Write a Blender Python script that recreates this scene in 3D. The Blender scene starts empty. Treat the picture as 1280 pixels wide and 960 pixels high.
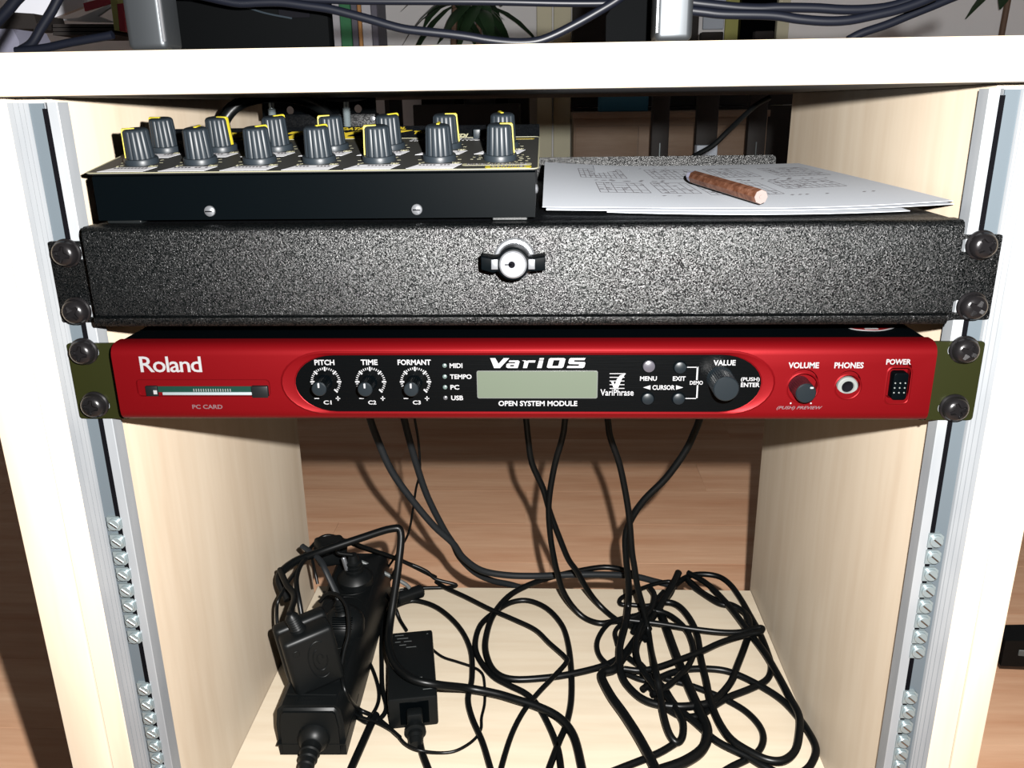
import bpy, bmesh, math, random
from mathutils import Vector, Matrix
random.seed(7)
C = bpy.context.scene.collection
S = 0.001                                   # all lengths below are in millimetres
PI = math.pi

# ------------------------------------------------------------------ camera
FPX = 1052.97
CAM = Vector((16.97, -427.90, 162.26))
PITCH, YAW, ROLL = -0.32053, 0.04454, 0.01403
RM = Matrix.Rotation(YAW, 3, 'Z') @ Matrix.Rotation(PITCH, 3, 'X') @ Matrix.Rotation(ROLL, 3, 'Y')
def at(px, py, ax, v):
    """point of the photograph on a real plane (ax 'x','y','z' at v mm)"""
    d = RM @ Vector(((px-640)/FPX, 1, (480-py)/FPX))
    i = 'xyz'.index(ax)
    return CAM + d*((v-CAM[i])/d[i])
cam = bpy.data.cameras.new('camera'); co = bpy.data.objects.new('camera', cam); C.objects.link(co)
cam.sensor_width = 36; cam.lens = FPX/1280*36; cam.clip_start = 0.005; cam.clip_end = 50
co.matrix_world = Matrix.Translation(CAM*S) @ (RM @ Matrix.Rotation(PI/2, 3, 'X')).to_4x4()
bpy.context.scene.camera = co

# ------------------------------------------------------------------ light: the camera's flash and a dim room
w = bpy.data.worlds.new('world'); bpy.context.scene.world = w; w.use_nodes = True
w.node_tree.nodes['Background'].inputs[0].default_value = (1.0, 0.93, 0.85, 1)
w.node_tree.nodes['Background'].inputs[1].default_value = 0.005
fl = bpy.data.lights.new('flash', 'POINT'); fl.energy = 108; fl.color = (1.0, 0.985, 0.96); fl.shadow_soft_size = 0.004
fo = bpy.data.objects.new('flash', fl); C.objects.link(fo)
fo.location = (CAM + RM @ Vector((31, 24.7, 30.3)))*S
vs = bpy.context.scene.view_settings
vs.view_transform = 'Standard'; vs.look = 'None'; vs.gamma = 1; vs.exposure = 0.0

# ------------------------------------------------------------------ materials
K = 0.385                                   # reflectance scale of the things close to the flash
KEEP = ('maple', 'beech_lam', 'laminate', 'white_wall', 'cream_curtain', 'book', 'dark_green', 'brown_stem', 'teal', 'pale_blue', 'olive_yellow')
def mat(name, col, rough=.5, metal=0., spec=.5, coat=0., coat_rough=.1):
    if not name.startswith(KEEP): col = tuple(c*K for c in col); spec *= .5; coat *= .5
    elif 'maple' in name or 'beech_lam' in name: spec *= .4
    m = bpy.data.materials.new(name); m.use_nodes = True
    b = m.node_tree.nodes['Principled BSDF']
    b.inputs['Base Color'].default_value = (*col, 1); b.inputs['Roughness'].default_value = rough
    b.inputs['Metallic'].default_value = metal; b.inputs['Specular IOR Level'].default_value = spec
    b.inputs['Coat Weight'].default_value = coat; b.inputs['Coat Roughness'].default_value = coat_rough
    return m
def nn(m, t): return m.node_tree.nodes.new(t)
def lk(m, a, b): m.node_tree.links.new(a, b)
def coords(m, scale, rot=(0, 0, 0)):
    tc = nn(m, 'ShaderNodeTexCoord'); mp = nn(m, 'ShaderNodeMapping')
    mp.inputs['Scale'].default_value = scale; mp.inputs['Rotation'].default_value = rot
    lk(m, tc.outputs['Object'], mp.inputs[0]); return mp.outputs[0]
def noise(m, vec, scale, detail=4, rough=.5):
    n = nn(m, 'ShaderNodeTexNoise'); n.inputs['Scale'].default_value = scale
    n.inputs['Detail'].default_value = detail; n.inputs['Roughness'].default_value = rough
    lk(m, vec, n.inputs['Vector']); return n.outputs['Fac']
def ramp(m, fac, stops):
    r = nn(m, 'ShaderNodeValToRGB'); e = r.color_ramp.elements
    for k, (p, c) in enumerate(stops):
        x = e[k] if k < 2 else e.new(p)
        x.position = p; x.color = (*c, 1)
    lk(m, fac, r.inputs[0]); return r.outputs[0]
def mixc(m, a, b, f, mode='MULTIPLY'):
    x = nn(m, 'ShaderNodeMix'); x.data_type = 'RGBA'; x.blend_type = mode
    if isinstance(f, float): x.inputs[0].default_value = f
    else: lk(m, f, x.inputs[0])
    for s, v in ((6, a), (7, b)):
        if isinstance(v, tuple): x.inputs[s].default_value = (*v, 1)
        else: lk(m, v, x.inputs[s])
    return x.outputs[2]
def bump(m, h, strength, dist):
    b = nn(m, 'ShaderNodeBump'); b.inputs['Strength'].default_value = strength; b.inputs['Distance'].default_value = dist
    lk(m, h, b.inputs['Height']); lk(m, b.outputs[0], m.node_tree.nodes['Principled BSDF'].inputs['Normal'])
def base(m, c): lk(m, c, m.node_tree.nodes['Principled BSDF'].inputs['Base Color'])
def wood(name, lo, hi, grain, rough=.45, perobj=False):
    """grain: object-space scales, small along the grain"""
    m = mat(name, hi, rough, spec=.35)
    v = coords(m, grain)
    if perobj:
        oi = nn(m, 'ShaderNodeObjectInfo'); ad = nn(m, 'ShaderNodeVectorMath'); ad.operation = 'ADD'
        ml = nn(m, 'ShaderNodeVectorMath'); ml.operation = 'SCALE'; ml.inputs[3].default_value = 37.
        cb = nn(m, 'ShaderNodeCombineXYZ'); lk(m, oi.outputs['Random'], cb.inputs[0]); lk(m, oi.outputs['Random'], cb.inputs[1])
        lk(m, cb.outputs[0], ml.inputs[0]); lk(m, v, ad.inputs[0]); lk(m, ml.outputs[0], ad.inputs[1]); v = ad.outputs[0]
    f1 = noise(m, v, 1.0, 5, .6); f2 = noise(m, v, 6.0, 3, .5)
    c = ramp(m, f1, [(.3, lo), (.75, hi)])
    c2 = ramp(m, f2, [(.35, (.90, .87, .84)), (.6, (1, 1, 1))])
    c = mixc(m, c, c2, .6)
    if perobj:
        r = ramp(m, oi.outputs['Random'], [(0, (.90, .88, .86)), (1, (1.0, 1.0, 1.0))])
        c = mixc(m, c, r, 1.0)
    base(m, c); return m
MAPLE_V = wood('maple_vertical', (.262, .215, .162), (.31, .265, .208), (14, 14, 1.3))
MAPLE_H = wood('maple_horizontal', (.285, .24, .18), (.335, .29, .226), (1.6, 16, 16))
LAM = wood('beech_laminate', (.47, .25, .145), (.61, .395, .26), (2.2, 24, 24), .4, True)
SUB = mat('laminate_joint', (.26, .15, .09), .8)
def grit(name, col, rough, sc, st, flake=.25, speck=.35):
    m = mat(name, col, rough, spec=.6)
    v = coords(m, (1, 1, 1)); n = noise(m, v, sc, 2, .6); bump(m, n, st, .0004)
    vo = nn(m, 'ShaderNodeTexVoronoi'); vo.inputs['Scale'].default_value = sc*1.0; lk(m, v, vo.inputs['Vector'])
    hs = nn(m, 'ShaderNodeSeparateColor'); lk(m, vo.outputs['Color'], hs.inputs[0])
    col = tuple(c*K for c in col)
    c = ramp(m, hs.outputs[0], [(.45, col), (1.0, tuple(min(1, x+flake*.12) for x in col))]); base(m, c)
    mr = nn(m, 'ShaderNodeMapRange'); mr.inputs['From Min'].default_value = .2; mr.inputs['To Min'].default_value = .02; mr.inputs['To Max'].default_value = speck
    lk(m, hs.outputs[1], mr.inputs['Value']); lk(m, mr.outputs[0], m.node_tree.nodes['Principled BSDF'].inputs['Specular IOR Level'])
    return m
POWDER = grit('black_powder_coat', (.0006, .0010, .0012), .32, 1900, .75, .010, .36)
BLACKM = mat('black_painted_steel', (.0008, .0015, .002), .40, spec=.02)
BLACKT = grit('black_sheet_steel', (.002, .0024, .003), .40, 1300, .3, .006, .12)
PLAST = mat('black_plastic', (.0038, .0048, .0052), .42, spec=.25)
CABLE = mat('black_cable_sheath', (.0024, .003, .0033), .36, spec=.28)
CABLEG = mat('grey_black_cable_sheath', (.014, .016, .018), .5, spec=.25)
CABLEB = mat('blue_black_cable_sheath', (.0028, .0036, .007), .42, spec=.2)
KNOBG = mat('grey_knob_plastic', (.012, .0165, .021), .42, spec=.25)
DEVB = mat('dark_matt_case', (.0016, .0018, .002), .7, spec=.01)
FOOTM = mat('grey_black_hammered_steel', (.045, .05, .055), .42, metal=.7)
KNOBK = mat('black_knob_plastic', (.005, .0075, .0095), .38, spec=.22)
YEL = mat('yellow_print', (.34, .28, .012), .5)
YELD = mat('yellow_logo_print', (.22, .165, .008), .5)
WHT = mat('white_print', (.20, .20, .205), .5)
STRIP = mat('white_label_strip', (.50, .50, .52), .6)
GRYP = mat('grey_print', (.085, .05, .055), .5)
CREAM = mat('cream_print', (.24, .23, .15), .5)
INK = mat('dark_print', (.05, .045, .05), .6)
INKT = mat('table_print', (.20, .19, .21), .7)
PANEL = mat('charcoal_panel', (.026, .026, .024), .55, spec=.2)
def red():
    m = mat('red_metallic_lacquer', (.125, .0018, .0035), .45, metal=.5, spec=.12)
    v = coords(m, (1, 1, 1)); n = noise(m, v, 2500, 1); bump(m, n, .06, .0002); return m
RED = red()
def gloss():
    m = mat('brushed_gloss_black', (.0006, .0009, .0011), .22, spec=.30)
    v = coords(m, (25, 1, 1800)); n = noise(m, v, 1.0, 3, .6); bump(m, n, .35, .00016); return m
GLOSS = gloss()
CHROME = mat('chrome', (.27, .28, .30), .27, metal=.7)
ZINCB = mat('bright_zinc', (.36, .43, .45), .28, metal=.6)
ZINC = mat('zinc', (.34, .40, .42), .3, metal=.5)
NICKEL = mat('nickel', (.5, .5, .5), .3, metal=1)
def alu():
    m = mat('aluminium', (.4, .42, .45), .42, metal=.25)
    v = coords(m, (900, 900, 6)); n = noise(m, v, 1.0, 2); bump(m, n, .15, .0001)
    n2 = noise(m, coords(m, (60, 60, 14)), 1.0, 3); base(m, ramp(m, n2, [(.3, (.105, .112, .12)), (.7, (.135, .141, .147))])); return m
ALU = alu()
CHAN = mat('blue_grey_anodised_channel', (.11, .135, .155), .4, metal=.2)
OLIVE = mat('olive_passivated_steel', (.014, .016, .003), .42, metal=.3, spec=.3)
SCREWK = mat('black_screw', (.013, .012, .013), .26, metal=.5, spec=.5)
LCDM = mat('lcd_glass', (.062, .075, .055), .3, spec=.5)
LED = mat('led_lens', (.06, .085, .08), .3)
LEDG = mat('unlit_led_lens', (.045, .045, .05), .35)
SILV = mat('silver_plastic', (.13, .14, .135), .4)
MENUB = mat('grey_translucent_button', (.045, .043, .052), .3)
PAPER = mat('paper', (.56, .59, .64), .8, spec=.2)
def pencilm():
    m = mat('brown_streaked_lacquer', (.3, .13, .06), .35, spec=.5)
    v = coords(m, (90, 260, 260)); n = noise(m, v, 1., 4, .7)
    base(m, ramp(m, n, [(.3, (.014, .0045, .0025)), (.5, (.03, .012, .0065)), (.75, (.055, .027, .018))])); return m
PENC = pencilm()
GREEN = mat('green_circuit_card', (.002, .02, .014), .35)
DKRED = mat('dark_red_knob', (.025, .002, .004), .4)
STICK = mat('red_sticker', (.12, .002, .003), .35)
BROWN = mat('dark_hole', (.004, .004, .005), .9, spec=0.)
WALLM = mat('white_wall_paint', (.78, .77, .78), .8)
CURT = mat('cream_curtain', (.60, .57, .42), .8)
DKB = mat('dark_room_furniture', (.03, .024, .022), .6)
LEAF = mat('dark_green_leaf', (.02, .05, .02), .5)
STEM = mat('brown_stem', (.12, .07, .045), .7)
SIDEB = wood('beech_furniture', (.17, .115, .08), (.215, .158, .115), (3, 12, 30), .5)
TEAL = mat('teal_box', (.015, .10, .16), .6)
BLUEP = mat('pale_blue_card', (.40, .45, .52), .7)
OLIVP = mat('olive_yellow_card', (.34, .34, .10), .7)
BKG = mat('book_green', (.03, .2, .08), .6)
BKW = mat('book_white', (.52, .53, .58), .6)
BKO = mat('book_orange', (.5, .25, .08), .6)
BKR = mat('book_red', (.35, .01, .03), .5)
BKD = mat('book_grey', (.12, .12, .16), .6)
LBL = mat('grey_cable_label', (.13, .14, .14), .4)

# ------------------------------------------------------------------ mesh helpers (mm)
def bmnew(): return bmesh.new()
def merge(bm, src, M=None):
    if M is not None: bmesh.ops.transform(src, matrix=M, verts=src.verts)
    me = bpy.data.meshes.new('t'); src.to_mesh(me); src.free(); bm.from_mesh(me); bpy.data.meshes.remove(me)
    return bm
def box(bm, x0, x1, y0, y1, z0, z1, bev=0, seg=2, M=None):
    b = bmesh.new(); bmesh.ops.create_cube(b, size=1)
    bmesh.ops.transform(b, matrix=Matrix.Translation(((x0+x1)/2, (y0+y1)/2, (z0+z1)/2)) @ Matrix.Diagonal((abs(x1-x0), abs(y1-y0), abs(z1-z0), 1)), verts=b.verts)
    if bev: bmesh.ops.bevel(b, geom=b.edges[:], offset=bev, segments=seg, profile=.5, affect='EDGES')
    return merge(bm, b, M)
def frame(o, ax):
    """matrix whose local z runs along ax, at o"""
    z = Vector(ax).normalized()
    up = Vector((0, 0, 1)) if abs(z.z) < .95 else Vector((0, 1, 0))
    x = up.cross(z).normalized(); y = z.cross(x)
    return Matrix.Translation(Vector(o)) @ Matrix((x, y, z)).transposed().to_4x4()
def lathe(bm, prof, o=(0, 0, 0), ax=(0, 0, 1), n=32, M=None, rad=None):
    """prof: list of (r, h); rad(angle, r, h) optionally changes the radius"""
    b = bmesh.new(); rings = []
    for r, h in prof:
        if r < 1e-6: rings.append([b.verts.new((0, 0, h))])
        else:
            rings.append([b.verts.new(((rad(2*PI*k/n, r, h) if rad else r)*math.cos(2*PI*k/n),
                                       (rad(2*PI*k/n, r, h) if rad else r)*math.sin(2*PI*k/n), h)) for k in range(n)])
    for a, c in zip(rings, rings[1:]):
        for k in range(n):
            k2 = (k+1) % n
            if len(a) == 1 and len(c) == 1: continue
            if len(a) == 1: b.faces.new((a[0], c[k2], c[k])[::-1])
            elif len(c) == 1: b.faces.new((a[k], a[k2], c[0]))
            else: b.faces.new((a[k], a[k2], c[k2], c[k]))
    if len(rings[0]) > 1: b.faces.new(rings[0][::-1])
    if len(rings[-1]) > 1: b.faces.new(rings[-1])
    bmesh.ops.recalc_face_normals(b, faces=b.faces)
    return merge(bm, b, (M or Matrix()) @ frame(o, ax))
def smoothpts(pts, sub=6):
    if len(pts) < 3: return [Vector(p) for p in pts]
    P = [Vector(p) for p in pts]; P = [2*P[0]-P[1]]+P+[2*P[-1]-P[-2]]; out = []
    for i in range(1, len(P)-2):
        a, b, c, d = P[i-1:i+3]
        for k in range(sub):
            t = k/sub
            out.append(.5*((2*b)+(c-a)*t+(2*a-5*b+4*c-d)*t*t+(3*b-a-3*c+d)*t**3))
    out.append(P[-2]); return out
def tube(bm, pts, r, n=10, sub=6, flat=1.0):
    pts = smoothpts(pts, sub) if sub > 1 else [Vector(p) for p in pts]
    q = [pts[0]]
    for p in pts[1:]:
        if (p-q[-1]).length > .05: q.append(p)
    pts = q
    t0 = (pts[1]-pts[0]).normalized()
    nrm = t0.cross(Vector((0, 0, 1)) if abs(t0.z) < .9 else Vector((1, 0, 0))).normalized()
    rings = []
    for i, p in enumerate(pts):
        t = (pts[min(i+1, len(pts)-1)]-pts[max(i-1, 0)]).normalized()
        nrm = (nrm-t*nrm.dot(t)).normalized(); bn = t.cross(nrm)
        rings.append([bm.verts.new(p+nrm*r*math.cos(2*PI*k/n)+bn*r*flat*math.sin(2*PI*k/n)) for k in range(n)])
    for a, c in zip(rings, rings[1:]):
        for k in range(n):
            bm.faces.new((a[k], a[(k+1) % n], c[(k+1) % n], c[k]))
    bm.faces.new(rings[0][::-1]); bm.faces.new(rings[-1]); return bm
def prism(bm, loop, axis, a, b2, bev=0):
    """closed loop of 2D points swept along an axis; (u,v) = the two other axes in xyz order"""
    b = bmesh.new()
    def P(u, v, w): return {'x': (w, u, v), 'y': (u, w, v), 'z': (u, v, w)}[axis]
    A = [b.verts.new(P(u, v, a)) for u, v in loop]; B = [b.verts.new(P(u, v, b2)) for u, v in loop]
    n = len(loop)
    for k in range(n): b.faces.new((A[k], A[(k+1) % n], B[(k+1) % n], B[k]))
    b.faces.new(A[::-1]); b.faces.new(B)
    bmesh.ops.recalc_face_normals(b, faces=b.faces)
    return merge(bm, b)
def wpos(o):
    v = Vector((0, 0, 0))
    while o is not None: v = v + o.location; o = o.parent
    return v/S
def obj(name, bm, m, parent=None, sharp=38, local=False):
    bmesh.ops.recalc_face_normals(bm, faces=bm.faces)
    me = bpy.data.meshes.new(name)
    off = Vector((0, 0, 0)) if (local or parent is None) else wpos(parent)
    bmesh.ops.transform(bm, matrix=Matrix.Diagonal((S, S, S, 1)) @ Matrix.Translation(-off), verts=bm.verts)
    bm.to_mesh(me); bm.free()
    me.materials.append(m)
    me.shade_smooth(); me.set_sharp_from_angle(angle=math.radians(sharp))
    o = bpy.data.objects.new(name, me); C.objects.link(o)
    if parent: o.parent = parent
    return o
def tag(o, label, cat=None, group=None):
    o['label'] = label
    if cat: o['category'] = cat
    if group: o['group'] = group
    return o
def thing(name, label, cat, loc=(0, 0, 0), group=None):
    o = bpy.data.objects.new(name, None); C.objects.link(o); o.empty_display_size = .02
    o.location = Vector(loc)*S; return tag(o, label, cat, group)
def struct(o): o['kind'] = 'structure'; return o
def kids(o): return [c for c in C.objects if c.parent == o]
def dup_tree(o, parent=None):
    c = o.copy(); C.objects.link(c); c.parent = parent
    for k in kids(o): dup_tree(k, c)
    return c
def shape(outer, holes=(), t=1.0, bev=0, res=2):
    """flat plate with holes in local XY, thickness along z from 0 to t"""
    cu = bpy.data.curves.new('c', 'CURVE'); cu.dimensions = '2D'; cu.fill_mode = 'BOTH'
    cu.extrude = t/2-bev; cu.bevel_depth = bev; cu.bevel_resolution = res; cu.offset = -bev
    for lp in [outer]+list(holes):
        s = cu.splines.new('POLY'); s.points.add(len(lp)-1); s.use_cyclic_u = True
        for p, (u, v) in zip(s.points, lp): p.co = (u, v, 0, 1)
    return curve_bm(cu, Matrix.Translation((0, 0, t/2)))
def curve_bm(cu, M):
    o = bpy.data.objects.new('c', cu); C.objects.link(o)
    dg = bpy.context.evaluated_depsgraph_get(); dg.update()
    me = bpy.data.meshes.new_from_object(o.evaluated_get(dg))
    b = bmesh.new(); b.from_mesh(me); bpy.data.meshes.remove(me)
    bpy.data.objects.remove(o); bpy.data.curves.remove(cu)
    bmesh.ops.remove_doubles(b, verts=b.verts, dist=1e-4)
    bmesh.ops.transform(b, matrix=M, verts=b.verts); return b
FRONT = Matrix(((1, 0, 0, 0), (0, 0, -1, 0), (0, 1, 0, 0), (0, 0, 0, 1)))    # local x,y,z -> X,Z,-Y (towards the viewer)
def rrect(x0, x1, y0, y1, r, n=6):
    out = []
    for cx, cy, a in ((x1-r, y1-r, 0), (x0+r, y1-r, 90), (x0+r, y0+r, 180), (x1-r, y0+r, 270)):
        for k in range(n+1):
            t = math.radians(a+90*k/n); out.append((cx+r*math.cos(t), cy+r*math.sin(t)))
    return out
def oval(x0, x1, y0, y1, rx, n=16):
    """straight top and bottom, half-elliptical ends"""
    ry = (y1-y0)/2; cy = (y0+y1)/2; out = []
    for cx, a in ((x1-rx, -90), (x0+rx, 90)):
        for k in range(n+1):
            t = math.radians(a+180*k/n); out.append((cx+rx*math.cos(t), cy+ry*math.sin(t)))
    return out
def circ(cx, cy, r, n=32): return [(cx+r*math.cos(2*PI*k/n), cy+r*math.sin(2*PI*k/n)) for k in range(n)]
def text_bm(s, bold=.0, shear=0., ext=.5, spacing=1.):
    cu = bpy.data.curves.new('t', 'FONT'); cu.body = s; cu.size = 10; cu.offset = bold; cu.shear = shear
    cu.extrude = ext; cu.resolution_u = 3; cu.space_character = spacing
    return curve_bm(cu, Matrix())
def fit(b, W, H, D=.15):
    """scale the text mesh to W x H, centred"""
    xs = [v.co.x for v in b.verts]; ys = [v.co.y for v in b.verts]
    cx, cy = (min(xs)+max(xs))/2, (min(ys)+max(ys))/2
    bmesh.ops.transform(b, matrix=Matrix.Diagonal((W/(max(xs)-min(xs)), H/(max(ys)-min(ys)), D, 1)) @ Matrix.Translation((-cx, -cy, 0)), verts=b.verts)
    return b
def words(name, s, x0, y0, x1, y1, Y, m, parent, bold=.3, shear=0., spacing=1.):
    """lettering on the plane Y filling the photograph's box x0,y0..x1,y1"""
    xc, yc = (x0+x1)/2, (y0+y1)/2
    W = (at(x1, yc, 'y', Y)-at(x0, yc, 'y', Y)).x; H = (at(xc, y0, 'y', Y)-at(xc, y1, 'y', Y)).z
    c = at(xc, yc, 'y', Y)
    b = fit(text_bm(s, bold*.5, shear, .5, spacing), W, H, .3)
    bm = merge(bmnew(), b, Matrix.Translation(c) @ FRONT)
    return obj(name, bm, m, parent)
def plate(bm, px, Y, t, holes=(), bev=0): return merge(bm, shape(px, holes, t, bev), Matrix.Translation((0, Y, 0)) @ FRONT)

def cut(target, bms):
    q = bmnew()
    for b in bms: merge(q, b)
    bmesh.ops.recalc_face_normals(q, faces=q.faces)
    cm = bpy.data.meshes.new('cut'); bmesh.ops.transform(q, matrix=Matrix.Diagonal((S, S, S, 1)), verts=q.verts); q.to_mesh(cm); q.free()
    c = bpy.data.objects.new('cut', cm); C.objects.link(c); c.location = wpos(target)*S
    md = target.modifiers.new('b', 'BOOLEAN'); md.object = c; md.operation = 'DIFFERENCE'; md.solver = 'EXACT'
    dg = bpy.context.evaluated_depsgraph_get(); dg.update()
    me = bpy.data.meshes.new_from_object(target.evaluated_get(dg)); target.modifiers.clear(); target.data = me
    bpy.data.objects.remove(c); me.shade_smooth(); me.set_sharp_from_angle(angle=math.radians(35))

# ------------------------------------------------------------------ the room
FZ = -530.
fb = bmnew(); box(fb, -2200, 2200, -1500, 2800, FZ-30, FZ-1.5); floor = struct(obj('floor', fb, SUB))
pb = bmnew(); box(pb, -499.9, 499.9, -64.9, 64.9, FZ-1.5, FZ, .15, 1)
pm = obj('laminate_plank', pb, LAM, floor)
n = 0
for r in range(16):
    y = -90+r*130; sh = random.choice((0, 330, 660))+random.uniform(-60, 60)
    for c in range(4):
        x = -1800+sh+c*1000
        p = pm if n == 0 else pm.copy()
        if n: C.objects.link(p)
        p.location = (x*S, y*S, 0); n += 1
fb = bmnew(); box(fb, -2200, 2200, 1930, 2800, FZ-1.5, FZ); p = obj('laminate_far', fb, LAM, floor); p['kind'] = 'structure'
def wl(name, *b):
    q = bmnew(); box(q, *b); return struct(obj(name, q, WALLM))
wl('wall_back', -2200, 2200, 2650, 2750, FZ, 1500)
wl('wall_left', -2300, -2200, -1500, 2750, FZ, 1500)
wl('wall_right', 2200, 2300, -1500, 2750, FZ, 1500)
bb = bmnew(); box(bb, -2200, 2200, 2632, 2650, FZ, FZ+70, 2); struct(obj('baseboard_back', bb, WHT))

# ------------------------------------------------------------------ cabinet
DZ0, DZ1 = 168.8, 188.2
cab = thing('rack_cabinet', 'maple veneered open cabinet under the desk holding the two rack units', 'cabinet', (0, 180, FZ))
for s, yb in ((-1, 350), (1, 367)):
    q = bmnew(); box(q, s*233, s*264, 10.6, yb, FZ, DZ0-.2, .4, 1); box(q, s*250.2, s*264, 0, 11, FZ, DZ0-.2, .5, 1)
    obj('side_panel', q, MAPLE_V, cab)
    q = bmnew(); box(q, s*264.1, s*(290 if s < 0 else 280), -1.2, yb, FZ, DZ0-.2, .8, 2)
    obj('outer_panel', q, MAPLE_V, cab)
q = bmnew(); box(q, -232.9, 232.9, 0, 363, -351, -332, .5, 1); obj('shelf_board', q, MAPLE_H, cab)
SHZ = -332.
# desk top
dk = bmnew(); box(dk, -760, 760, -20, 560, DZ0, DZ1, 1.6, 3)
desk = obj('desk', dk, MAPLE_H); dkb = bmnew(); box(dkb, -758, 758, -16, 558, DZ0-.15, DZ0+.5); obj('underside_shade', dkb, DKB, desk); tag(desk, 'thick pale maple desk top lying across the whole picture above the cabinet', 'desk')  # thin dark sheet added below the slab; its colour stands in for shade

# ------------------------------------------------------------------ rack rails and sliding nuts
NUTL = [(145.7, 655), (149.3, 677.3), (153.3, 698.3), (157, 718.3), (161, 738.3), (164.7, 757.3), (168.3, 776.7), (172, 796.7),
        (181.7, 861.7), (187.3, 880.7), (190, 898.3), (193.3, 916), (196, 932.7), (199.3, 948.3), (202, 963)]
NUTR = [(1165, 676), (1161.3, 696.5), (1157.6, 718), (1153.5, 738.7), (1149.8, 758.4), (1147.5, 776.7), (1143.4, 796.4), (1139.7, 814.7),
        (1131.5, 872), (1127.4, 890.4), (1123.7, 908.7), (1120.5, 927), (1117.7, 942.7), (1115.4, 957.7)]
def rail(s, label, nuts):
    t = thing('rack_rail', label, 'rail', (s*237, 5, -520))
    L = [(-250, 10), (-250, .2), (-247.3, 0), (-247.1, .8), (-246.9, 0), (-244.4, 0), (-244.2, .8), (-244.0, 0), (-241.9, 0),
         (-241.7, .8), (-241.5, 0), (-240.4, 0), (-239.9, 2.6), (-232.4, 2.6), (-232.4, 9), (-229.9, 9), (-229.9, .6), (-229.6, 0), (-224.9, 0),
         (-224.5, .4), (-224.5, 10.3), (-232.9, 10.3)]
    L = [(-s*x if s > 0 else x, y) for x, y in L]
    q = bmnew(); prism(q, L, 'z', -520, DZ0-2.5); obj('rail_profile', q, ALU, t, sharp=20)
    q = bmnew(); box(q, s*232.4, s*230.0, .25, 8.9, -519, DZ0-5.5); obj('slot_shade', q, BROWN, t)  # near-black filler strip; its colour stands in for the shade deep in the slot
    q = bmnew(); box(q, s*239.8, s*232.45, 1.6, 2.7, -519, DZ0-3); obj('channel_floor', q, CHAN, t)
    proto = None
    for px, py in nuts:
        z = at(px, py, 'x', s*231.5) ; z = at(px, py, 'y', -1).z
        if proto is None:
            q = bmnew(); c = (s*233.2, z)
            hexa = [(c[0]+u, c[1]+v) for u, v in ((-4.2, -4.3), (2.2, -4.3), (4.1, -2.6), (4.1, 2.6), (2.2, 4.3), (-4.2, 4.3))]
            prism(q, hexa, 'y', -1, 2.55)
            proto = obj('sliding_nut', q, ZINCB, t)
            q = bmnew(); lathe(q, [(3.6, 0), (3.6, 1.4), (3.2, 1.9), (2.8, 1.9)], (c[0], -.9, c[1]), (0, -1, 0), 20)
            sc = obj('nut_screw', q, ZINCB, proto)
            q = bmnew(); box(q, -2.7, 2.7, -.5, .5, -.4, .4, M=Matrix.Translation((c[0], -2.7, c[1])) @ Matrix.Rotation(.7, 4, 'Y'))
            obj('screw_slot', q, NICKEL, proto)
            z0 = z
        else:
            p = proto.copy(); C.objects.link(p)
            for k in kids(proto):
                k2 = k.copy(); C.objects.link(k2); k2.parent = p; k2.rotation_euler = (0, 0, 0)
            p.location = (0, 0, (z-z0)*S)
    return t
rail(-1, 'aluminium rack rail on the left side of the cabinet with zinc sliding nuts', NUTL)
rail(1, 'aluminium rack rail on the right side of the cabinet with zinc sliding nuts', NUTR)

# ------------------------------------------------------------------ rack screws (own things: they pin the ears)
def screw_proto():
    q = bmnew(); lathe(q, [(6.6, 0), (7.4, .5), (7.4, 1.7), (6.8, 2.3), (5.5, 2.4)], (0, 0, 0), (0, -1, 0), 32)
    return q
def cross_head():
    q = bmnew()
    def rad(a, r, h): return r
    lathe(q, [(6.2, 2.0), (6.6, 2.6), (6.5, 4.4), (5.7, 6.0), (4.4, 6.9), (3.0, 7.3), (2.2, 7.3), (1.7, 5.4), (0, 5.0)], (0, 0, 0), (0, -1, 0), 32)
    return q
SCR = [((100, 442), 'black cross-head screw at the top of the left olive bracket', -1.5),
       ((114, 509), 'black cross-head screw at the bottom of the left olive bracket', -1.5),
       ((1210, 440), 'black cross-head screw at the top of the right olive bracket', -1.5),
       ((1197, 513), 'black cross-head screw at the bottom of the right olive bracket', -1.5),
       ((78, 318), 'black cross-head screw at the top left ear of the black drawer', -2.0),
       ((91, 391), 'black cross-head screw at the bottom left ear of the black drawer', -2.0),
       ((1232, 308), 'black cross-head screw at the top right ear of the black drawer', -2.0),
       ((1220, 385), 'black cross-head screw at the bottom right ear of the black drawer', -2.0)]
proto = None
for k, ((px, py), lab, Y) in enumerate(SCR):
    c = at(px, py, 'y', Y-5.5)
    if proto is None:
        t = thing('rack_screw', lab, 'screw', (c.x, Y, c.z), 'rack mounting screws'); proto = t
        obj('washer', screw_proto(), SCREWK, t, local=True)
        h = obj('screw_head', cross_head(), SCREWK, t, local=True, sharp=50)
        a_, b_ = .95, 4.3
        plus = [(b_, -a_), (b_, a_), (a_+.5, a_+.5), (a_, b_), (-a_, b_), (-a_-.5, a_+.5), (-b_, a_), (-b_, -a_), (-a_-.5, -a_-.5), (-a_, -b_), (a_, -b_), (a_+.5, -a_-.5)]
        cut(h, [prism(bmnew(), plus, 'y', -8.5, -4.9)])
    else:
        t = dup_tree(proto); t.location = Vector((c.x, Y, c.z))*S; tag(t, lab)
    for ch in kids(t):
        if ch.name.startswith('screw_head'): ch.rotation_euler = (0, random.uniform(0, 1.5), 0)

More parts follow.
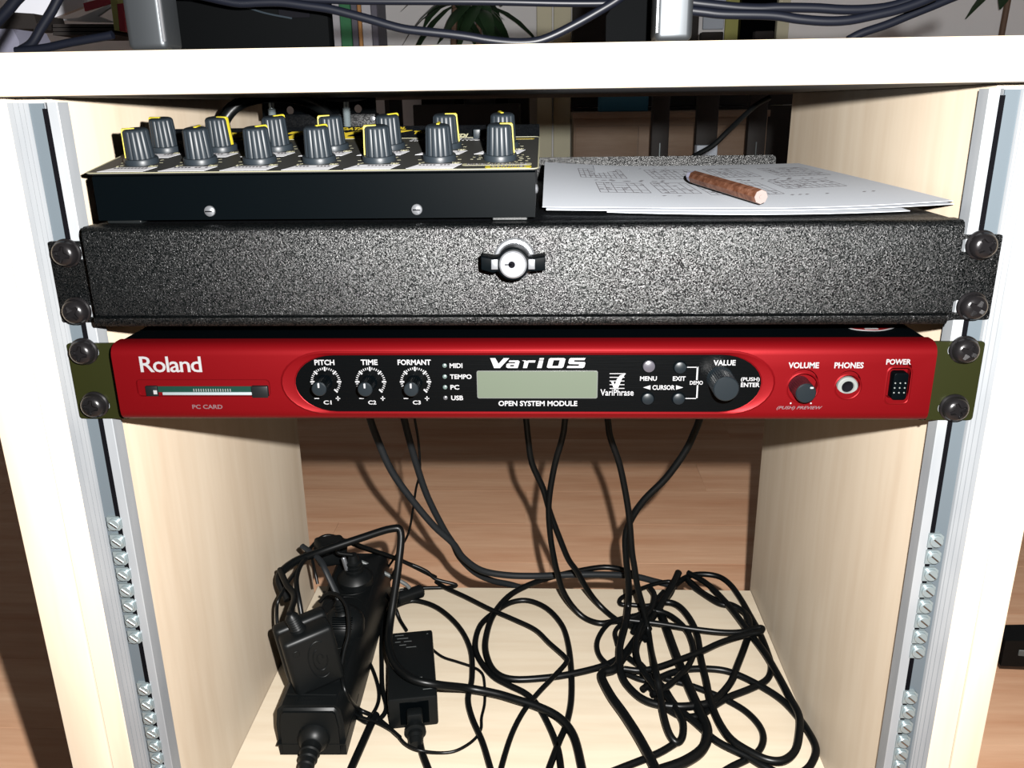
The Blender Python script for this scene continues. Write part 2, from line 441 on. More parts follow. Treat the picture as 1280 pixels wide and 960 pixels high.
# ------------------------------------------------------------------ black lockable drawer
dr = thing('rack_case', 'black textured steel rack drawer with wing lock above the red unit', 'drawer', (0, 0, 55.6))
q = bmnew()
prism(q, [(0, 106.6), (-9.5, 106.6), (-11.6, 105.6), (-12.4, 103.2), (-12.4, 61.6), (-10.5, 61.2), (-10.5, 60.8), (0, 60.8)], 'x', -216.6, 217)
obj('drawer_front', q, POWDER, dr, sharp=60)
q = bmnew(); prism(q, [(0, 60.9), (-11.2, 60.9), (-13.2, 60.1), (-13.2, 57.2), (-12.2, 55.7), (0, 55.7)], 'x', -217.5, 215)
obj('bottom_lip', q, POWDER, dr)
q = bmnew(); box(q, -216, 216, 0, 280, 56.5, 106.4, .8, 2); obj('drawer_housing', q, BLACKT, dr)
def flange():
    q = bmnew(); a = at(672, 197.5, 'y', 245); b = at(970, 193.5, 'y', 245)
    prism(q, [(-214, 106.4), (-214, b.z), (b.x-2, b.z), (b.x, b.z-2), (b.x, 106.4)], 'y', 244, 246); return q
obj('rear_flange', flange(), POWDER, dr)
for s in (-1, 1):
    zt = 97.6 if s < 0 else 98.3; x1 = 241.3
    outer = rrect(-12.6, 12.6, 55.3, 98.2, 1.2)
    cx = 228.4
    outer = [(s*(cx+u), v) for u, v in outer]
    if s > 0: pass
    holes = []
    for (px, py), lab, Y in SCR[4:]:
        c = at(px, py, 'y', -5.5)
        if c.x*s > 0: holes.append(rrect(c.x-s*4.5-6.5 if s < 0 else c.x-4.5-6.5, (c.x-s*4.5+6.5) if s < 0 else c.x-4.5+6.5, c.z-3.4, c.z+3.4, 3.3))
    q = bmnew(); plate(q, outer, -.2, 1.8, holes); obj('mounting_ear', q, POWDER, dr)
# lock
c = at(642, 322, 'y', -12.5); c2 = at(641.3, 330.6, 'y', -31)
lk_ = bmnew(); lathe(lk_, [(10.2, 0), (10.2, 2.2), (9.4, 3.2), (8.2, 3.4), (7.6, 2.6), (7.4, 4.5), (6.9, 4.9), (6.9, 14)], (c2.x, -12.4, c2.z-.2), (0, -1, 0), 40)
base_ = obj('lock_ring', lk_, CHROME, dr)
q = bmnew()
prof = []
for k in range(9):
    a = math.radians(205+130*k/8); prof.append((7.9*math.cos(a), 7.9*math.sin(a)))
prof += [(9.5, -3.6), (15.3, -3.0), (15.3, 3.6), (9.5, 2.6)]
for k in range(9):
    a = math.radians(25+130*k/8); prof.append((7.6*math.cos(a), 7.6*math.sin(a)))
prof += [(-9.5, 2.6), (-15.3, 3.8), (-15.3, -2.6), (-9.5, -4.2)]
merge(q, shape(prof, (), 12, .5), Matrix.Translation((c2.x, -18.5, c2.z)) @ FRONT)
wing = obj('wing_handle', q, BLACKM, dr)
q = bmnew(); lathe(q, [(6.6, 0), (6.6, 1.2), (6.1, 1.6), (5.9, 1.35), (0, 1.35)], (c2.x, -30.3, c2.z), (0, -1, 0), 40); lc = obj('lock_cylinder', q, CHROME, wing)
q = bmnew(); lathe(q, [(1.6, 0), (1.6, .2)], (c2.x-.6, -31.6, c2.z), (0, -1, 0), 20); box(q, c2.x-3.9, c2.x-.6, -31.8, -31.6, c2.z-.25, c2.z+.25)
obj('keyhole', q, BROWN, wing)
for s in (-1, 1):
    q = bmnew(); box(q, c2.x+s*7.2, c2.x+s*10.4, -31.2, -30.4, c2.z-2.4, c2.z+2.4, .3); obj('wing_inlay', q, CHROME, wing)

# ------------------------------------------------------------------ red sound module
YF = -12.5
ru = thing('sound_module', 'red one-unit rack sound module with black control window', 'sound module', (0, 0, 2.6))
q = bmnew(); prof = [(0, 45.6), (-5.5, 45.6), (-8.6, 45.0), (-10.9, 43.6), (-12.1, 41.6), (YF, 39.5), (YF, 9), (-12.1, 6.6), (-10.8, 4.8), (-8.6, 3.5), (-5.5, 3.0), (0, 3.0)]
prism(q, prof, 'x', -212, 213)
face = obj('red_front_panel', q, RED, ru, sharp=35)
P = lambda x, y: at(x, y, 'y', YF)
vol = P(1003.5, 485); pho = P(1059.8, 483.8)
pw0, pw1 = P(1105.5, 503.5), P(1139.8, 460.2)
cd0, cd1 = P(182.5, 497.8), P(334.5, 482.2)
def fr(loop, d): return merge(bmnew(), shape(loop, (), d+2), Matrix.Translation((0, YF+d, 0)) @ FRONT)
cutters = [fr(circ(vol.x, vol.z, 7.6), 4.0), fr(circ(pho.x, pho.z, 6.2), 3.5), fr(rrect(pw0.x, pw1.x, pw0.z, pw1.z, 2.4), 4.5),
           fr(rrect(cd0.x, cd1.x, cd0.z, cd1.z, .7), 9), fr(rrect(cd0.x-4.2, cd1.x+1.2, cd0.z-1.6, cd1.z+.8, 2.2), 1.6)]
cut(face, cutters)
q = bmnew(); box(q, -211, 212, 0, 270, 3.4, 45.3, .5, 1); obj('chassis', q, BLACKM, ru)
# olive ears with a fold ridge
for s in (-1, 1):
    q = bmnew(); holes = []
    for (px, py), lab, Y in SCR[:4]:
        c = at(px, py, 'y', -5.5)
        if c.x*s > 0: holes.append(rrect(c.x-s*3-5.6, c.x-s*3+5.6, c.z-3.3, c.z+3.3, 3.2))
    outer = rrect(min(s*212.6, s*241.3), max(s*212.6, s*241.3), .6, 43.6, 1.6)
    plate(q, outer, -.2, 1.6, holes)
    ear = obj('rack_ear', q, OLIVE, ru)
    q = bmnew(); box(q, s*212.4, s*213.6, -7.5, -.2, 2.2, 43.5, .3, 1); obj('ear_flange', q, OLIVE, ru)
# window surround: raised red rim then the glossy black plate
o0 = oval(-123.2, 133.6, 7.3, 42.0, 24); o1 = oval(-122.2, 132.6, 8.0, 41.3, 23.6); o2 = oval(-115.9, 127, 8.7, 40.4, 21.5); o3 = oval(-115.6, 126.7, 8.9, 40.2, 21.3)
q = bmnew()
def ring(q, A, ya, B, yb):
    n = len(A); a = [q.verts.new((x, ya, z)) for x, z in A]; b = [q.verts.new((x, yb, z)) for x, z in B]
    for k in range(n): q.faces.new((a[k], a[(k+1) % n], b[(k+1) % n], b[k]))
ring(q, o0, YF+.3, o0, YF-.25); ring(q, o0, YF-.25, o1, YF-.75); ring(q, o1, YF-.75, oval(-121.6, 132, 8.1, 41.1, 23.4), YF-.6)
ring(q, oval(-121.6, 132, 8.1, 41.1, 23.4), YF-.6, o2, YF-.1); ring(q, o2, YF-.1, o3, YF-.6); ring(q, o3, YF-.6, oval(-115.1, 126.2, 9.1, 40.0, 21.1), YF-.35)
bmesh.ops.remove_doubles(q, verts=q.verts, dist=1e-3)
obj('window_rim', q, RED, ru, sharp=30)
YP = YF-.45
q = bmnew(); plate(q, oval(-115.3, 126.4, 9.1, 40.0, 21.2), YF+.1, .55); win = obj('control_window', q, GLOSS, ru)
W = lambda x, y: at(x, y, 'y', YP)
# lcd
a, b = W(597.5, 497), W(746.5, 464)
q = bmnew(); plate(q, rrect(a.x, b.x, a.z, b.z, .8), YP, .35); lcd = obj('lcd_screen', q, LCDM, ru)
q = bmnew(); plate(q, rrect(a.x-.35, b.x+.35, a.z-.35, b.z+.35, 1), YP, .2, [rrect(a.x, b.x, a.z, b.z, .8)]); obj('lcd_frame', q, mat('grey_lcd_frame', (.07, .075, .07), .4), ru)
T = lambda *a, **k: words('lettering', *a, **k)
T('PITCH', 393, 449.6, 418, 456.4, YP, WHT, ru, bold=.55); T('TIME', 451, 449.4, 472, 456.2, YP, WHT, ru, bold=.55); T('FORMANT', 497, 449.4, 538.5, 456.2, YP, WHT, ru, bold=.55)
for n_, x in (('C1', 409.5), ('C2', 465.3), ('C3', 521)): T(n_, x-5, 500.5, x+5, 505.5, YP, WHT, ru, bold=.5)
for s_, x0, y in (('MIDI', 562, 457), ('TEMPO', 562.5, 470.8), ('PC', 563, 484), ('USB', 564, 497.3)):
    w_ = {'MIDI': 16, 'TEMPO': 27, 'PC': 11, 'USB': 15}[s_]; T(s_, x0, y-2.9, x0+w_, y+2.9, YP, WHT, ru, bold=.5)
T('OPEN SYSTEM MODULE', 623, 501, 721.5, 507.5, YP, WHT, ru, bold=.5)
T('VariPhrase', 750.5, 486.5, 792, 494.5, YP, WHT, ru, bold=.25)
T('MENU', 800, 470.3, 821, 475.9, YP, WHT, ru, bold=.5); T('EXIT', 841, 470.4, 857, 475.9, YP, WHT, ru, bold=.5); T('CURSOR', 815.5, 481.4, 843.5, 487.2, YP, WHT, ru, bold=.5)
T('DEMO', 862.3, 476, 878.6, 480.8, YP, WHT, ru, bold=.4); T('VALUE', 891.8, 450, 919.5, 456.8, YP, WHT, ru, bold=.5)
T('(PUSH)', 926, 471.6, 949.5, 477.6, YP, WHT, ru, bold=.4); T('ENTER', 926, 478.3, 949.5, 483.7, YP, WHT, ru, bold=.5)
T('VOLUME', 985.5, 452.8, 1023.7, 460.3, YF, WHT, ru, bold=.55); T('PHONES', 1043, 452.8, 1079.4, 460.3, YF, WHT, ru, bold=.55); T('POWER', 1107.8, 448.8, 1138.8, 455.7, YF, WHT, ru, bold=.55)
T('(PUSH) PREVIEW', 970.7, 507.6, 1027.7, 512.6, YF, GRYP, ru, bold=.35, shear=.35)
T('Roland', 174.8, 445.6, 251.7, 465.3, YF, WHT, ru, bold=.2, spacing=.9); T('PC CARD', 240.5, 505.8, 278.2, 511, YF, GRYP, ru, bold=.4)
# VariOS: blocky slanted letters drawn as strokes
def varios():
    u0, v0 = W(613, 460), W(732, 447.3); w_, h_ = v0.x-u0.x, v0.z-u0.z; q = bmnew()
    X = lambda x, y: (u0.x+w_*(x-233)/836., u0.z+h_*(163-y)/78.)
    def poly(pts, holes=()):
        plate(q, [X(*p) for p in pts], YP, .15, [[X(*p) for p in h] for h in holes])
    poly([(233, 86), (278, 86), (305, 130), (352, 86), (400, 86), (318, 163), (266, 163)])
    poly([(402, 104), (478, 104), (492, 112), (474, 163), (388, 163), (372, 156), (376, 134), (388, 127), (450, 127), (454, 117), (396, 117)], [[(410, 139), (444, 139), (440, 151), (406, 151)]])
    poly([(512, 104), (548, 104), (546, 110), (570, 104), (632, 104), (626, 120), (570, 120), (556, 163), (520, 163), (534, 112)])
    poly([(662, 104), (700, 104), (684, 163), (644, 163)]); poly([(668, 86), (706, 86), (702, 98), (664, 98)])
    poly([(762, 86), (880, 86), (894, 94), (876, 154), (862, 163), (742, 163), (730, 156), (748, 94)], [[(790, 102), (844, 102), (830, 147), (776, 147)]])
    poly([(938, 86), (1069, 86), (1058, 102), (972, 102), (968, 115), (1060, 117), (1068, 125), (1058, 156), (1044, 163), (905, 163), (912, 147), (1010, 147), (1014, 134), (930, 132), (918, 124), (926, 94)])
    return q
obj('logo_lettering', varios(), WHT, ru)
q = bmnew()
for k in range(5):
    y = 467+k*4.6; a, b = W(762, y+.45), W(782-(1.5 if k else 0), y-.45)
    box(q, a.x, b.x, YP-.12, YP, a.z, b.z)
pts = [(763.5, 476), (766.5, 476), (768.5, 481), (771, 474), (775, 469), (782, 467), (777, 474), (772.5, 485), (767, 485)]
plate(q, [(W(x, y).x, W(x, y).z) for x, y in pts], YP, .2); obj('staff_emblem', q, WHT, ru)
# triangles, bracket lines, + and -
q = bmnew()
for pts in ([(804, 484.3), (813, 481.5), (813, 487)], [(854, 484.3), (845, 481.5), (845, 487)]):
    plate(q, [(W(*p).x, W(*p).z) for p in pts], YP, .15)
def ln(q, x0, y0, x1, y1, w_=.45):
    a, b = W(x0, y0), W(x1, y1); box(q, min(a.x, b.x)-w_/2, max(a.x, b.x)+w_/2, YP-.12, YP, min(a.z, b.z)-w_/2, max(a.z, b.z)+w_/2)
for l in ((859, 459, 871.5, 459), (871.5, 459, 871.5, 474.5), (871.5, 482, 871.3, 498), (857, 498, 871.3, 498)): ln(q, *l)
for x in (396, 452, 507.5): ln(q, x-2.3, 498, x+2.3, 498, .5)
for x in (422.5, 478.5, 533.8): ln(q, x-2.2, 498, x+2.2, 498, .5); ln(q, x, 495.8, x, 500.2, .5)
obj('printed_marks', q, WHT, ru)
# tick rings and small knobs
def ticks(cx, cy):
    q = bmnew(); c = W(cx, cy)
    for k in range(31):
        a = math.radians(225-270*k/30); big = k in (0, 5, 10, 15, 20, 25, 30)
        r0, r1, h = (5.9, 8.2, .42) if big else (6.7, 7.9, .22)
        box(q, r0, r1, -.12, 0, -h, h, M=Matrix.Translation((c.x, YP, c.z)) @ Matrix.Rotation(-a, 4, 'Y'))
    return q
def knurl(n, d): return lambda a, r, h: r-d*(.5+.5*math.cos(a*n))
def knob(name, cx, cz, y0, L, r, m, parent, nk, d, taper=.0, cap=None):
    q = bmnew(); lathe(q, [(r+.2, 0), (r+.2, .8), (r, 1.0), (r, L*.5), (r-taper, L-.8)], (cx, y0, cz), (0, -1, 0), nk*4, rad=knurl(nk, d))
    k = obj(name, q, m, parent, sharp=50)
    q = bmnew(); lathe(q, [(r-taper-.1, L-.8), (r-taper-.15, L-.4), (r-taper-.6, L), (0, L+.15)], (cx, y0, cz), (0, -1, 0), 40)
    obj('knob_cap', q, cap or m, k); return k
SPIKE = mat('knob_ridges', (.05, .055, .06), .35)
for (cx, cy), (tx, ty) in (((407.3, 477.2), (398.5, 486.8)), ((463.4, 477.2), (456, 487.3)), ((519.4, 477.2), (513.7, 487.3))):
    obj('tick_ring', ticks(cx, cy), WHT, ru)
    c = at(tx, ty, 'y', YP-12.2)
    k = knob('control_knob', c.x, c.z, YP, 12.2, 4.0, BLACKM, ru, 24, .35, .1, KNOBK)
    q = bmnew(); box(q, c.x-.5, c.x+.5, YP-12.7, YP-11.9, c.z+.8, c.z+3.4, .2, 1); obj('pointer_line', q, WHT, k)
c = at(908, 486.6, 'y', YP-17); k = knob('value_knob', c.x, c.z, YP, 17, 6.6, KNOBK, ru, 36, .35, .15)
c = at(1007.7, 492, 'y', YF-9); k = knob('volume_knob', c.x, c.z, YF+4, 13, 5.3, DKRED, ru, 30, .3, .1, KNOBK)
q = bmnew(); p_ = at(1015, 485, 'y', YF-9.2); box(q, p_.x-.9, p_.x+.9, YF-9.35, YF-8.9, p_.z-.5, p_.z+.5, .2, 1, M=None); obj('pointer_line', q, WHT, k)
q = bmnew()
for px, py in ((988.3, 504), (1013.6, 504)):
    p_ = P(px, py); lathe(q, [(.45, 0), (.45, .12)], (p_.x, YF, p_.z), (0, -1, 0), 12)
obj('printed_dots', q, WHT, ru)
for c_, r_ in ((vol, 7.6), (pho, 6.2)):
    q = bmnew(); ring(q, circ(c_.x, c_.z, r_-.02), YF+1.2, circ(c_.x, c_.z, r_-.02), YF-.1); ring(q, circ(c_.x, c_.z, r_-.02), YF-.1, circ(c_.x, c_.z, r_+.35), YF-.35); ring(q, circ(c_.x, c_.z, r_+.35), YF-.35, circ(c_.x, c_.z, r_+.9), YF+.02)
    bmesh.ops.remove_doubles(q, verts=q.verts, dist=1e-3); obj('recess_rim', q, RED, ru)
q = bmnew(); L_ = [rrect(pw0.x-d, pw1.x+d, pw0.z-d, pw1.z+d, 2.4+d) for d in (0, .35, .9)]
ring(q, L_[0], YF+1.2, L_[0], YF-.1); ring(q, L_[0], YF-.1, L_[1], YF-.35); ring(q, L_[1], YF-.35, L_[2], YF+.02)
bmesh.ops.remove_doubles(q, verts=q.verts, dist=1e-3); obj('recess_rim', q, RED, ru)
# phones socket
q = bmnew(); lathe(q, [(3.0, -3.2), (3.0, -.6), (3.3, -.2), (4.6, -.2), (5.2, -.8), (5.3, -3.2)], (pho.x+.25, YF, pho.z-.2), (0, -1, 0), 40); obj('headphone_socket', q, SILV, ru)
q = bmnew(); lathe(q, [(2.95, -3.3), (2.95, -1.3), (1.4, -1.9), (0, -2.6)], (pho.x+.25, YF, pho.z-.2), (0, -1, 0), 24); obj('socket_bore', q, BROWN, ru)
# power button
a, b = at(1114.5, 500.8, 'y', YF-1.8), at(1137.8, 466.8, 'y', YF-1.8)
q = bmnew(); plate(q, rrect(a.x, b.x, a.z, b.z, 1.6), YF+4.4, 5.6, (), .5); pbn = obj('power_button', q, BLACKM, ru)
q = bmnew()
for i in range(3):
    for j in range(3):
        p_ = at(1119.8+i*6.3-j*.9, 479.5+j*6.0, 'y', YF-1.9); lathe(q, [(.42, 0), (.35, .2), (0, .3)], (p_.x, YF-1.2, p_.z), (0, -1, 0), 10)
obj('grip_dots', q, SILV, pbn)['kind'] = 'stuff'
# leds and buttons
for k, (x, y) in enumerate(((555.8, 457), (556, 470.8), (556.4, 484), (556.8, 497.3))):
    c = W(x, y); q = bmnew(); lathe(q, [(1.2, 0), (1.1, .3), (.6, .6), (0, .7)], (c.x, YP, c.z), (0, -1, 0), 16); obj('indicator_light', q, LED if k < 3 else LEDG, ru)
for (x, y, m) in ((811, 457.5, MENUB), (850, 459, KNOBK), (809.5, 498, KNOBK), (848, 498, KNOBK)):
    c = W(x, y); q = bmnew(); lathe(q, [(3.15, 0), (3.15, 1.0), (2.9, 1.5), (1.8, 1.9), (0, 2.05)], (c.x, YP, c.z), (0, -1, 0), 32)
    bt = obj('push_button', q, m, ru)
    if m is MENUB: bt['label'] = 'grey menu button'
    q = bmnew(); lathe(q, [(3.3, 0), (3.35, .15), (3.6, .15), (3.65, 0)], (c.x, YP, c.z), (0, -1, 0), 32); obj('button_rim', q, BLACKM, bt)
# card slot
q = bmnew(); box(q, cd0.x+5, cd1.x-5, YF+1.5, YF+8.8, cd0.z+2.9, cd1.z-.8); obj('circuit_card', q, GREEN, ru)
q = bmnew(); box(q, cd0.x+9, cd1.x-8, YF+.6, YF+8, cd0.z+1.5, cd0.z+3.0, .2); obj('slot_strip', q, ZINC, ru)
q = bmnew(); box(q, cd0.x+.2, cd0.x+6.5, YF+.3, YF+8, cd0.z+.3, cd1.z-.4, .3); obj('slot_latch', q, PLAST, ru)
q = bmnew(); box(q, cd1.x-9, cd1.x-.2, YF-.3, YF+8, cd0.z+.2, cd1.z-.3, .5); obj('eject_button', q, PLAST, ru)
q = bmnew(); box(q, cd0.x+4.5, cd0.x+6.4, YF+.1, YF+.5, cd0.z+2.2, cd0.z+4.4); obj('slot_contact', q, WHT, ru)
q = bmnew(); a = at(242, 486, 'y', YF+1.4); b = at(288, 489.5, 'y', YF+1.4)
for k in range(16):
    x = a.x+(b.x-a.x)*k/15; box(q, x-.2, x+.25, YF+1.35, YF+1.5, b.z, a.z)
obj('card_contacts', q, SILV, ru)
# red sticker on the top
q = bmnew(); a = at(1092, 412, 'z', 45.6)
loop = [(a.x+13.5*math.cos(t)*(1+.12*math.cos(3*t)), a.y+9+11*math.sin(t)) for t in [2*PI*k/28 for k in range(28)]]
prism(q, [(u, v) for u, v in [(x, y) for x, y in loop]], 'z', 45.3, 45.5); obj('sticker_border', q, WHT, ru)
q = bmnew(); prism(q, [(a.x+(x-a.x)*.9, a.y+9+(y-a.y-9)*.9) for x, y in loop], 'z', 45.4, 45.6); obj('sticker', q, STICK, ru)
q = bmnew(); box(q, a.x-4, a.x+3, a.y+1.2, a.y+5, 45.5, 45.75); obj('sticker_patch', q, WHT, ru)

# ------------------------------------------------------------------ knob controller standing on the drawer
MX = thing('knob_controller', 'black desktop controller box with fourteen grey knobs on the drawer', 'controller', (-100, 45, 106.6))
SL = .15
def top_z(y): return 132+SL*y
q = bmnew()
prism(q, [(-1.5, 108.6), (-1.5, 130.3), (.5, 131.2), (84, 143.6), (86, 143.6), (86, 108.6)], 'x', -212.3, 10.8)
obj('controller_case', q, BLACKM, MX, sharp=30)
TM = Matrix.Translation((0, 0, 132)) @ Matrix.Rotation(math.atan(SL), 4, 'X')      # tilted top: local x, y along slope, z up
q = bmnew(); merge(q, shape(rrect(-215, 12.6, -3, 79, 3), (), .7), TM); obj('top_panel', q, PANEL, MX)
q = bmnew(); merge(q, shape(rrect(-215.1, 12.7, -3.15, 79.1, 3), [rrect(-214.6, 12.0, -2.3, 78.6, 2.6)], .3), TM @ Matrix.Translation((0, 0, .6))); obj('panel_border', q, CREAM, MX)
q = bmnew(); prism(q, [(78.6, 143.9), (86.5, 151.0), (88, 151.0), (88, 143.0)], 'x', -204, 12.2); obj('rear_ridge', q, BLACKT, MX)
RMx = Matrix.Translation((0, 78.6, 143.9)) @ Matrix.Rotation(math.atan2(7.1, 7.9), 4, 'X')  # ridge face
def onridge(name, s, X0, X1, v0, v1, m, **k):
    b = fit(text_bm(s, k.get('bold', .4), k.get('shear', .3), .5), X1-X0, v1-v0, .2)
    obj(name, merge(bmnew(), b, RMx @ Matrix.Translation(((X0+X1)/2, (v0+v1)/2, .12))), m, MX)
def ontop(s, X0, X1, v0, v1, m, **k):
    b = fit(text_bm(s, k.get('bold', .4), k.get('shear', .0), .5), X1-X0, v1-v0, .2)
    obj('lettering', merge(bmnew(), b, TM @ Matrix.Translation(((X0+X1)/2, (v0+v1)/2, .78))), m, MX)
onridge('logo_lettering', 'PHAT BOY', -187, -62, .6, 7.0, YELD, bold=.7, shear=.6)
onridge('lettering', 'DATA CONTROL', -104, -66, 7.8, 9.8, YELD, bold=.3)
onridge('lettering', 'TM', -61, -54, 4, 6.4, YELD)
ontop('STANDALONE MODE', -62, -18, 70, 76.5, WHT, bold=.5, shear=.3); onridge('lettering', 'MIDI', -39, -29, .8, 3.6, CREAM)
# printed strips and marks
kx = [-195.5+i*31.35 for i in range(7)]
rows = (20., 52.)
q = bmnew(); qi = bmnew(); qt = bmnew()
for j, v in enumerate(rows):
    for i, x in enumerate(kx):
        if i == 6 and j == 0: continue
        yb = v-15.2 if j == 0 else v-14.6
        L = [(x-14.5, yb-5), (x+9, yb-5), (x+12.5, yb+4.6), (x-9, yb+4.6)]
        merge(q, shape([(a, b) for a, b in L], (), .12), TM @ Matrix.Translation((0, 0, .7)))
        for d in range(10):
            if random.random() < .8: box(qi, x-9+d*1.8, x-9+d*1.8+1.2, yb+1.2, yb+3.2, 0, .1, M=TM @ Matrix.Translation((0, 0, .8)))
        for a in (-40, 0, 40, 75, 105, 140, 180, 220):
            box(qt, 9.4, 11.2, -.18, .18, 0, .1, M=TM @ Matrix.Translation((x, v, .7)) @ Matrix.Rotation(math.radians(a), 4, 'Z'))
        ontop('127', x+7.5, x+11.5, yb+5.4, yb+8.0, CREAM)
        ontop('0', x-9.8, x-8.6, yb+5.4, yb+8.0, CREAM)
x, v = kx[6], rows[0]
for k in range(16):
    a = math.radians(-60+k*20); 
    for r0, r1 in ((10, 12), (14, 15.4)):
        box(qt, r0, r1, -.3, .3, 0, .1, M=TM @ Matrix.Translation((x, v, .7)) @ Matrix.Rotation(a-PI/3, 4, 'Z'))
obj('name_strips', q, STRIP, MX)['kind'] = 'stuff'; obj('strip_print', qi, INK, MX)['kind'] = 'stuff'; obj('tick_marks', qt, CREAM, MX)['kind'] = 'stuff'
for (y0, y1, x0, x1, s) in ((5.2, 9.6, -26, 9, 'PROGRAM CHANGE'), (-1.2, 3.8, -14, 9, 'CHANNEL')):
    q = bmnew(); merge(q, shape(rrect(x0, x1, y0, y1, 1.4), (), .12), TM @ Matrix.Translation((0, 0, .7))); obj('yellow_badge', q, YEL if s == 'CHANNEL' else CREAM, MX)
    b = fit(text_bm(s, .3, 0, .5), x1-x0-5, y1-y0-1.2, .2); obj('lettering', merge(bmnew(), b, TM @ Matrix.Translation(((x0+x1)/2, (y0+y1)/2, .9))), INK, MX)
q = bmnew(); merge(q, shape(rrect(-12, 9.5, 71.5, 74.5, 1.4), (), .12), TM @ Matrix.Translation((0, 0, .7))); obj('yellow_badge', q, YELD, MX)
q = bmnew(); lathe(q, [(1.0, 0), (.9, .5), (0, .7)], (-190, 3, 0), (0, 0, 1), 12, M=RMx); obj('indicator_light', q, BKR, MX)
q = bmnew(); box(q, -25.5, -21.5, 74, 78, .7, 6, .4, M=TM); obj('toggle_button', q, KNOBG, MX)
# knobs
kp = None
ANG = {0: [198, 90, 48, 48, 193, 90, 0], 1: [172, -14, 48, 196, 42, 0, 108]}
for j, v in enumerate(rows):
    for i, x in enumerate(kx):
        o_ = TM @ Vector((x, v, .7))
        if kp is None:
            q = bmnew()
            lathe(q, [(8.6, 0), (8.6, 2.2), (8.2, 2.9), (7.3, 3.0)], n=40); sk = q
            lathe(q, [(7.1, 3.0), (6.4, 16.2), (6.0, 16.9)], n=72, rad=lambda a, r, h: r-.55*max(0, math.cos(a*12))**2)
            lathe(q, [(6.0, 16.6), (5.7, 17.2), (4.9, 17.5), (0, 17.6)], n=32)
            kp = obj('rotary_knob', q, KNOBG, MX, local=True, sharp=45)
            q = bmnew(); box(q, .2, 6.4, -.8, .8, 17.0, 18.0, .2, 1)
            prism(q, [(5.8, 17.9), (6.75, 17.4), (7.6, 3.2), (6.3, 3.2)], 'y', -.75, .75); pl = obj('pointer_stripe', q, YEL, kp, local=True)
            k = kp
        else:
            k = kp.copy(); C.objects.link(k); p2 = pl.copy(); C.objects.link(p2); p2.parent = k
        k.location = (o_-wpos(MX))*S
        k.rotation_euler = (Matrix.Rotation(math.atan(SL), 3, 'X') @ Matrix.Rotation(math.radians(ANG[j][i]+(90 if False else 0)), 3, 'Z')).to_euler()
for (px, py) in ((262, 264), (521, 262)):
    c = at(px, py, 'y', -2); q = bmnew(); lathe(q, [(2.8, 0), (2.6, 1.0), (1.6, 1.7), (0, 1.9)], (c.x, -1.4, c.z), (0, -1, 0), 24); f_ = obj('case_screw', q, CHROME, MX)
    q = bmnew(); box(q, c.x-1.8, c.x+1.8, -3.5, -2.9, c.z-.3, c.z+.3); obj('screw_slot', q, BROWN, f_)
c = at(678, 217, 'y', 12); q = bmnew(); lathe(q, [(2.6, 0), (2.2, 1), (0, 1.6)], (10.7, 14, 121), (1, 0, 0), 20); obj('side_screw', q, CHROME, MX)
for x in (-200, -2):
    for y in (6, 76):
        q = bmnew(); box(q, x-9, x+9, y-6, y+6, 106.6, 108.8, .6, 1); obj('rubber_foot', q, PLAST, MX)

# ------------------------------------------------------------------ papers and pencil
def sheet(c00, c10, c01, c11, sag, t=.25, nx=14, ny=12, curl=0.):
    """c00 front left, c10 front right, c01 back left, c11 back right"""
    A, B_, D, E_ = map(Vector, (c00, c10, c01, c11))
    def f(u, v):
        p = A*(1-u)*(1-v)+B_*u*(1-v)+D*(1-u)*v+E_*u*v
        p = p+Vector((0, -sag[0]*4*u*(1-u)*(1-v), 0))
        p.z += sag[1]*4*u*(1-u)*v+sag[2]*math.sin(u*7+v*3)*.5+curl*max(0, .25-u)*4*v*v
        p.z += -sag[3]*4*u*(1-u)*(1-v)
        return p
    q = bmnew(); g = [[[q.verts.new(f(i/nx, j/ny)+Vector((0, 0, z))) for j in range(ny+1)] for i in range(nx+1)] for z in (0, t)]
    for i in range(nx):
        for j in range(ny):
            q.faces.new((g[1][i][j], g[1][i+1][j], g[1][i+1][j+1], g[1][i][j+1]))
            q.faces.new((g[0][i][j], g[0][i][j+1], g[0][i+1][j+1], g[0][i+1][j]))
    for i in range(nx):
        for j in (0, ny): q.faces.new((g[0][i][j], g[0][i+1][j], g[1][i+1][j], g[1][i][j]))
    for j in range(ny):
        for i in (0, nx): q.faces.new((g[0][i][j], g[0][i][j+1], g[1][i][j+1], g[1][i][j]))
    return q, f
Z1 = 107.0
fl_ = at(677, 259, 'z', 110.0); fr_ = at(1182, 252, 'z', 111.0)
fl_.x = max(fl_.x, 14.2); fr_ = Vector((228.5, fr_.y, fr_.z))
bl_ = at(681, 203, 'y', 190); br_ = at(998, 204, 'y', 225)
q, f = sheet(fl_, fr_, bl_, br_, (12, -2.4, .7, .6), curl=0)
top_sheet = obj('paper_sheet', q, PAPER); tag(top_sheet, 'topmost white sheet printed with tables, lying on the black drawer', 'paper', 'sheets of paper on the drawer')
q = bmnew()
def strip(q, u0, v0, u1, v1, w_=.0028):
    n = 5; du, dv = u1-u0, v1-v0; L = math.hypot(du, dv); a, b = -dv/L*w_, du/L*w_
    pr = None
    for k in range(n+1):
        t = k/n; u, v = u0+du*t, v0+dv*t
        P0, P1 = f(u-a, v-b)+Vector((0, 0, .32)), f(u+a, v+b)+Vector((0, 0, .32))
        c = (q.verts.new(P0), q.verts.new(P1))
        if pr: q.faces.new((pr[0], pr[1], c[1], c[0]))
        pr = c
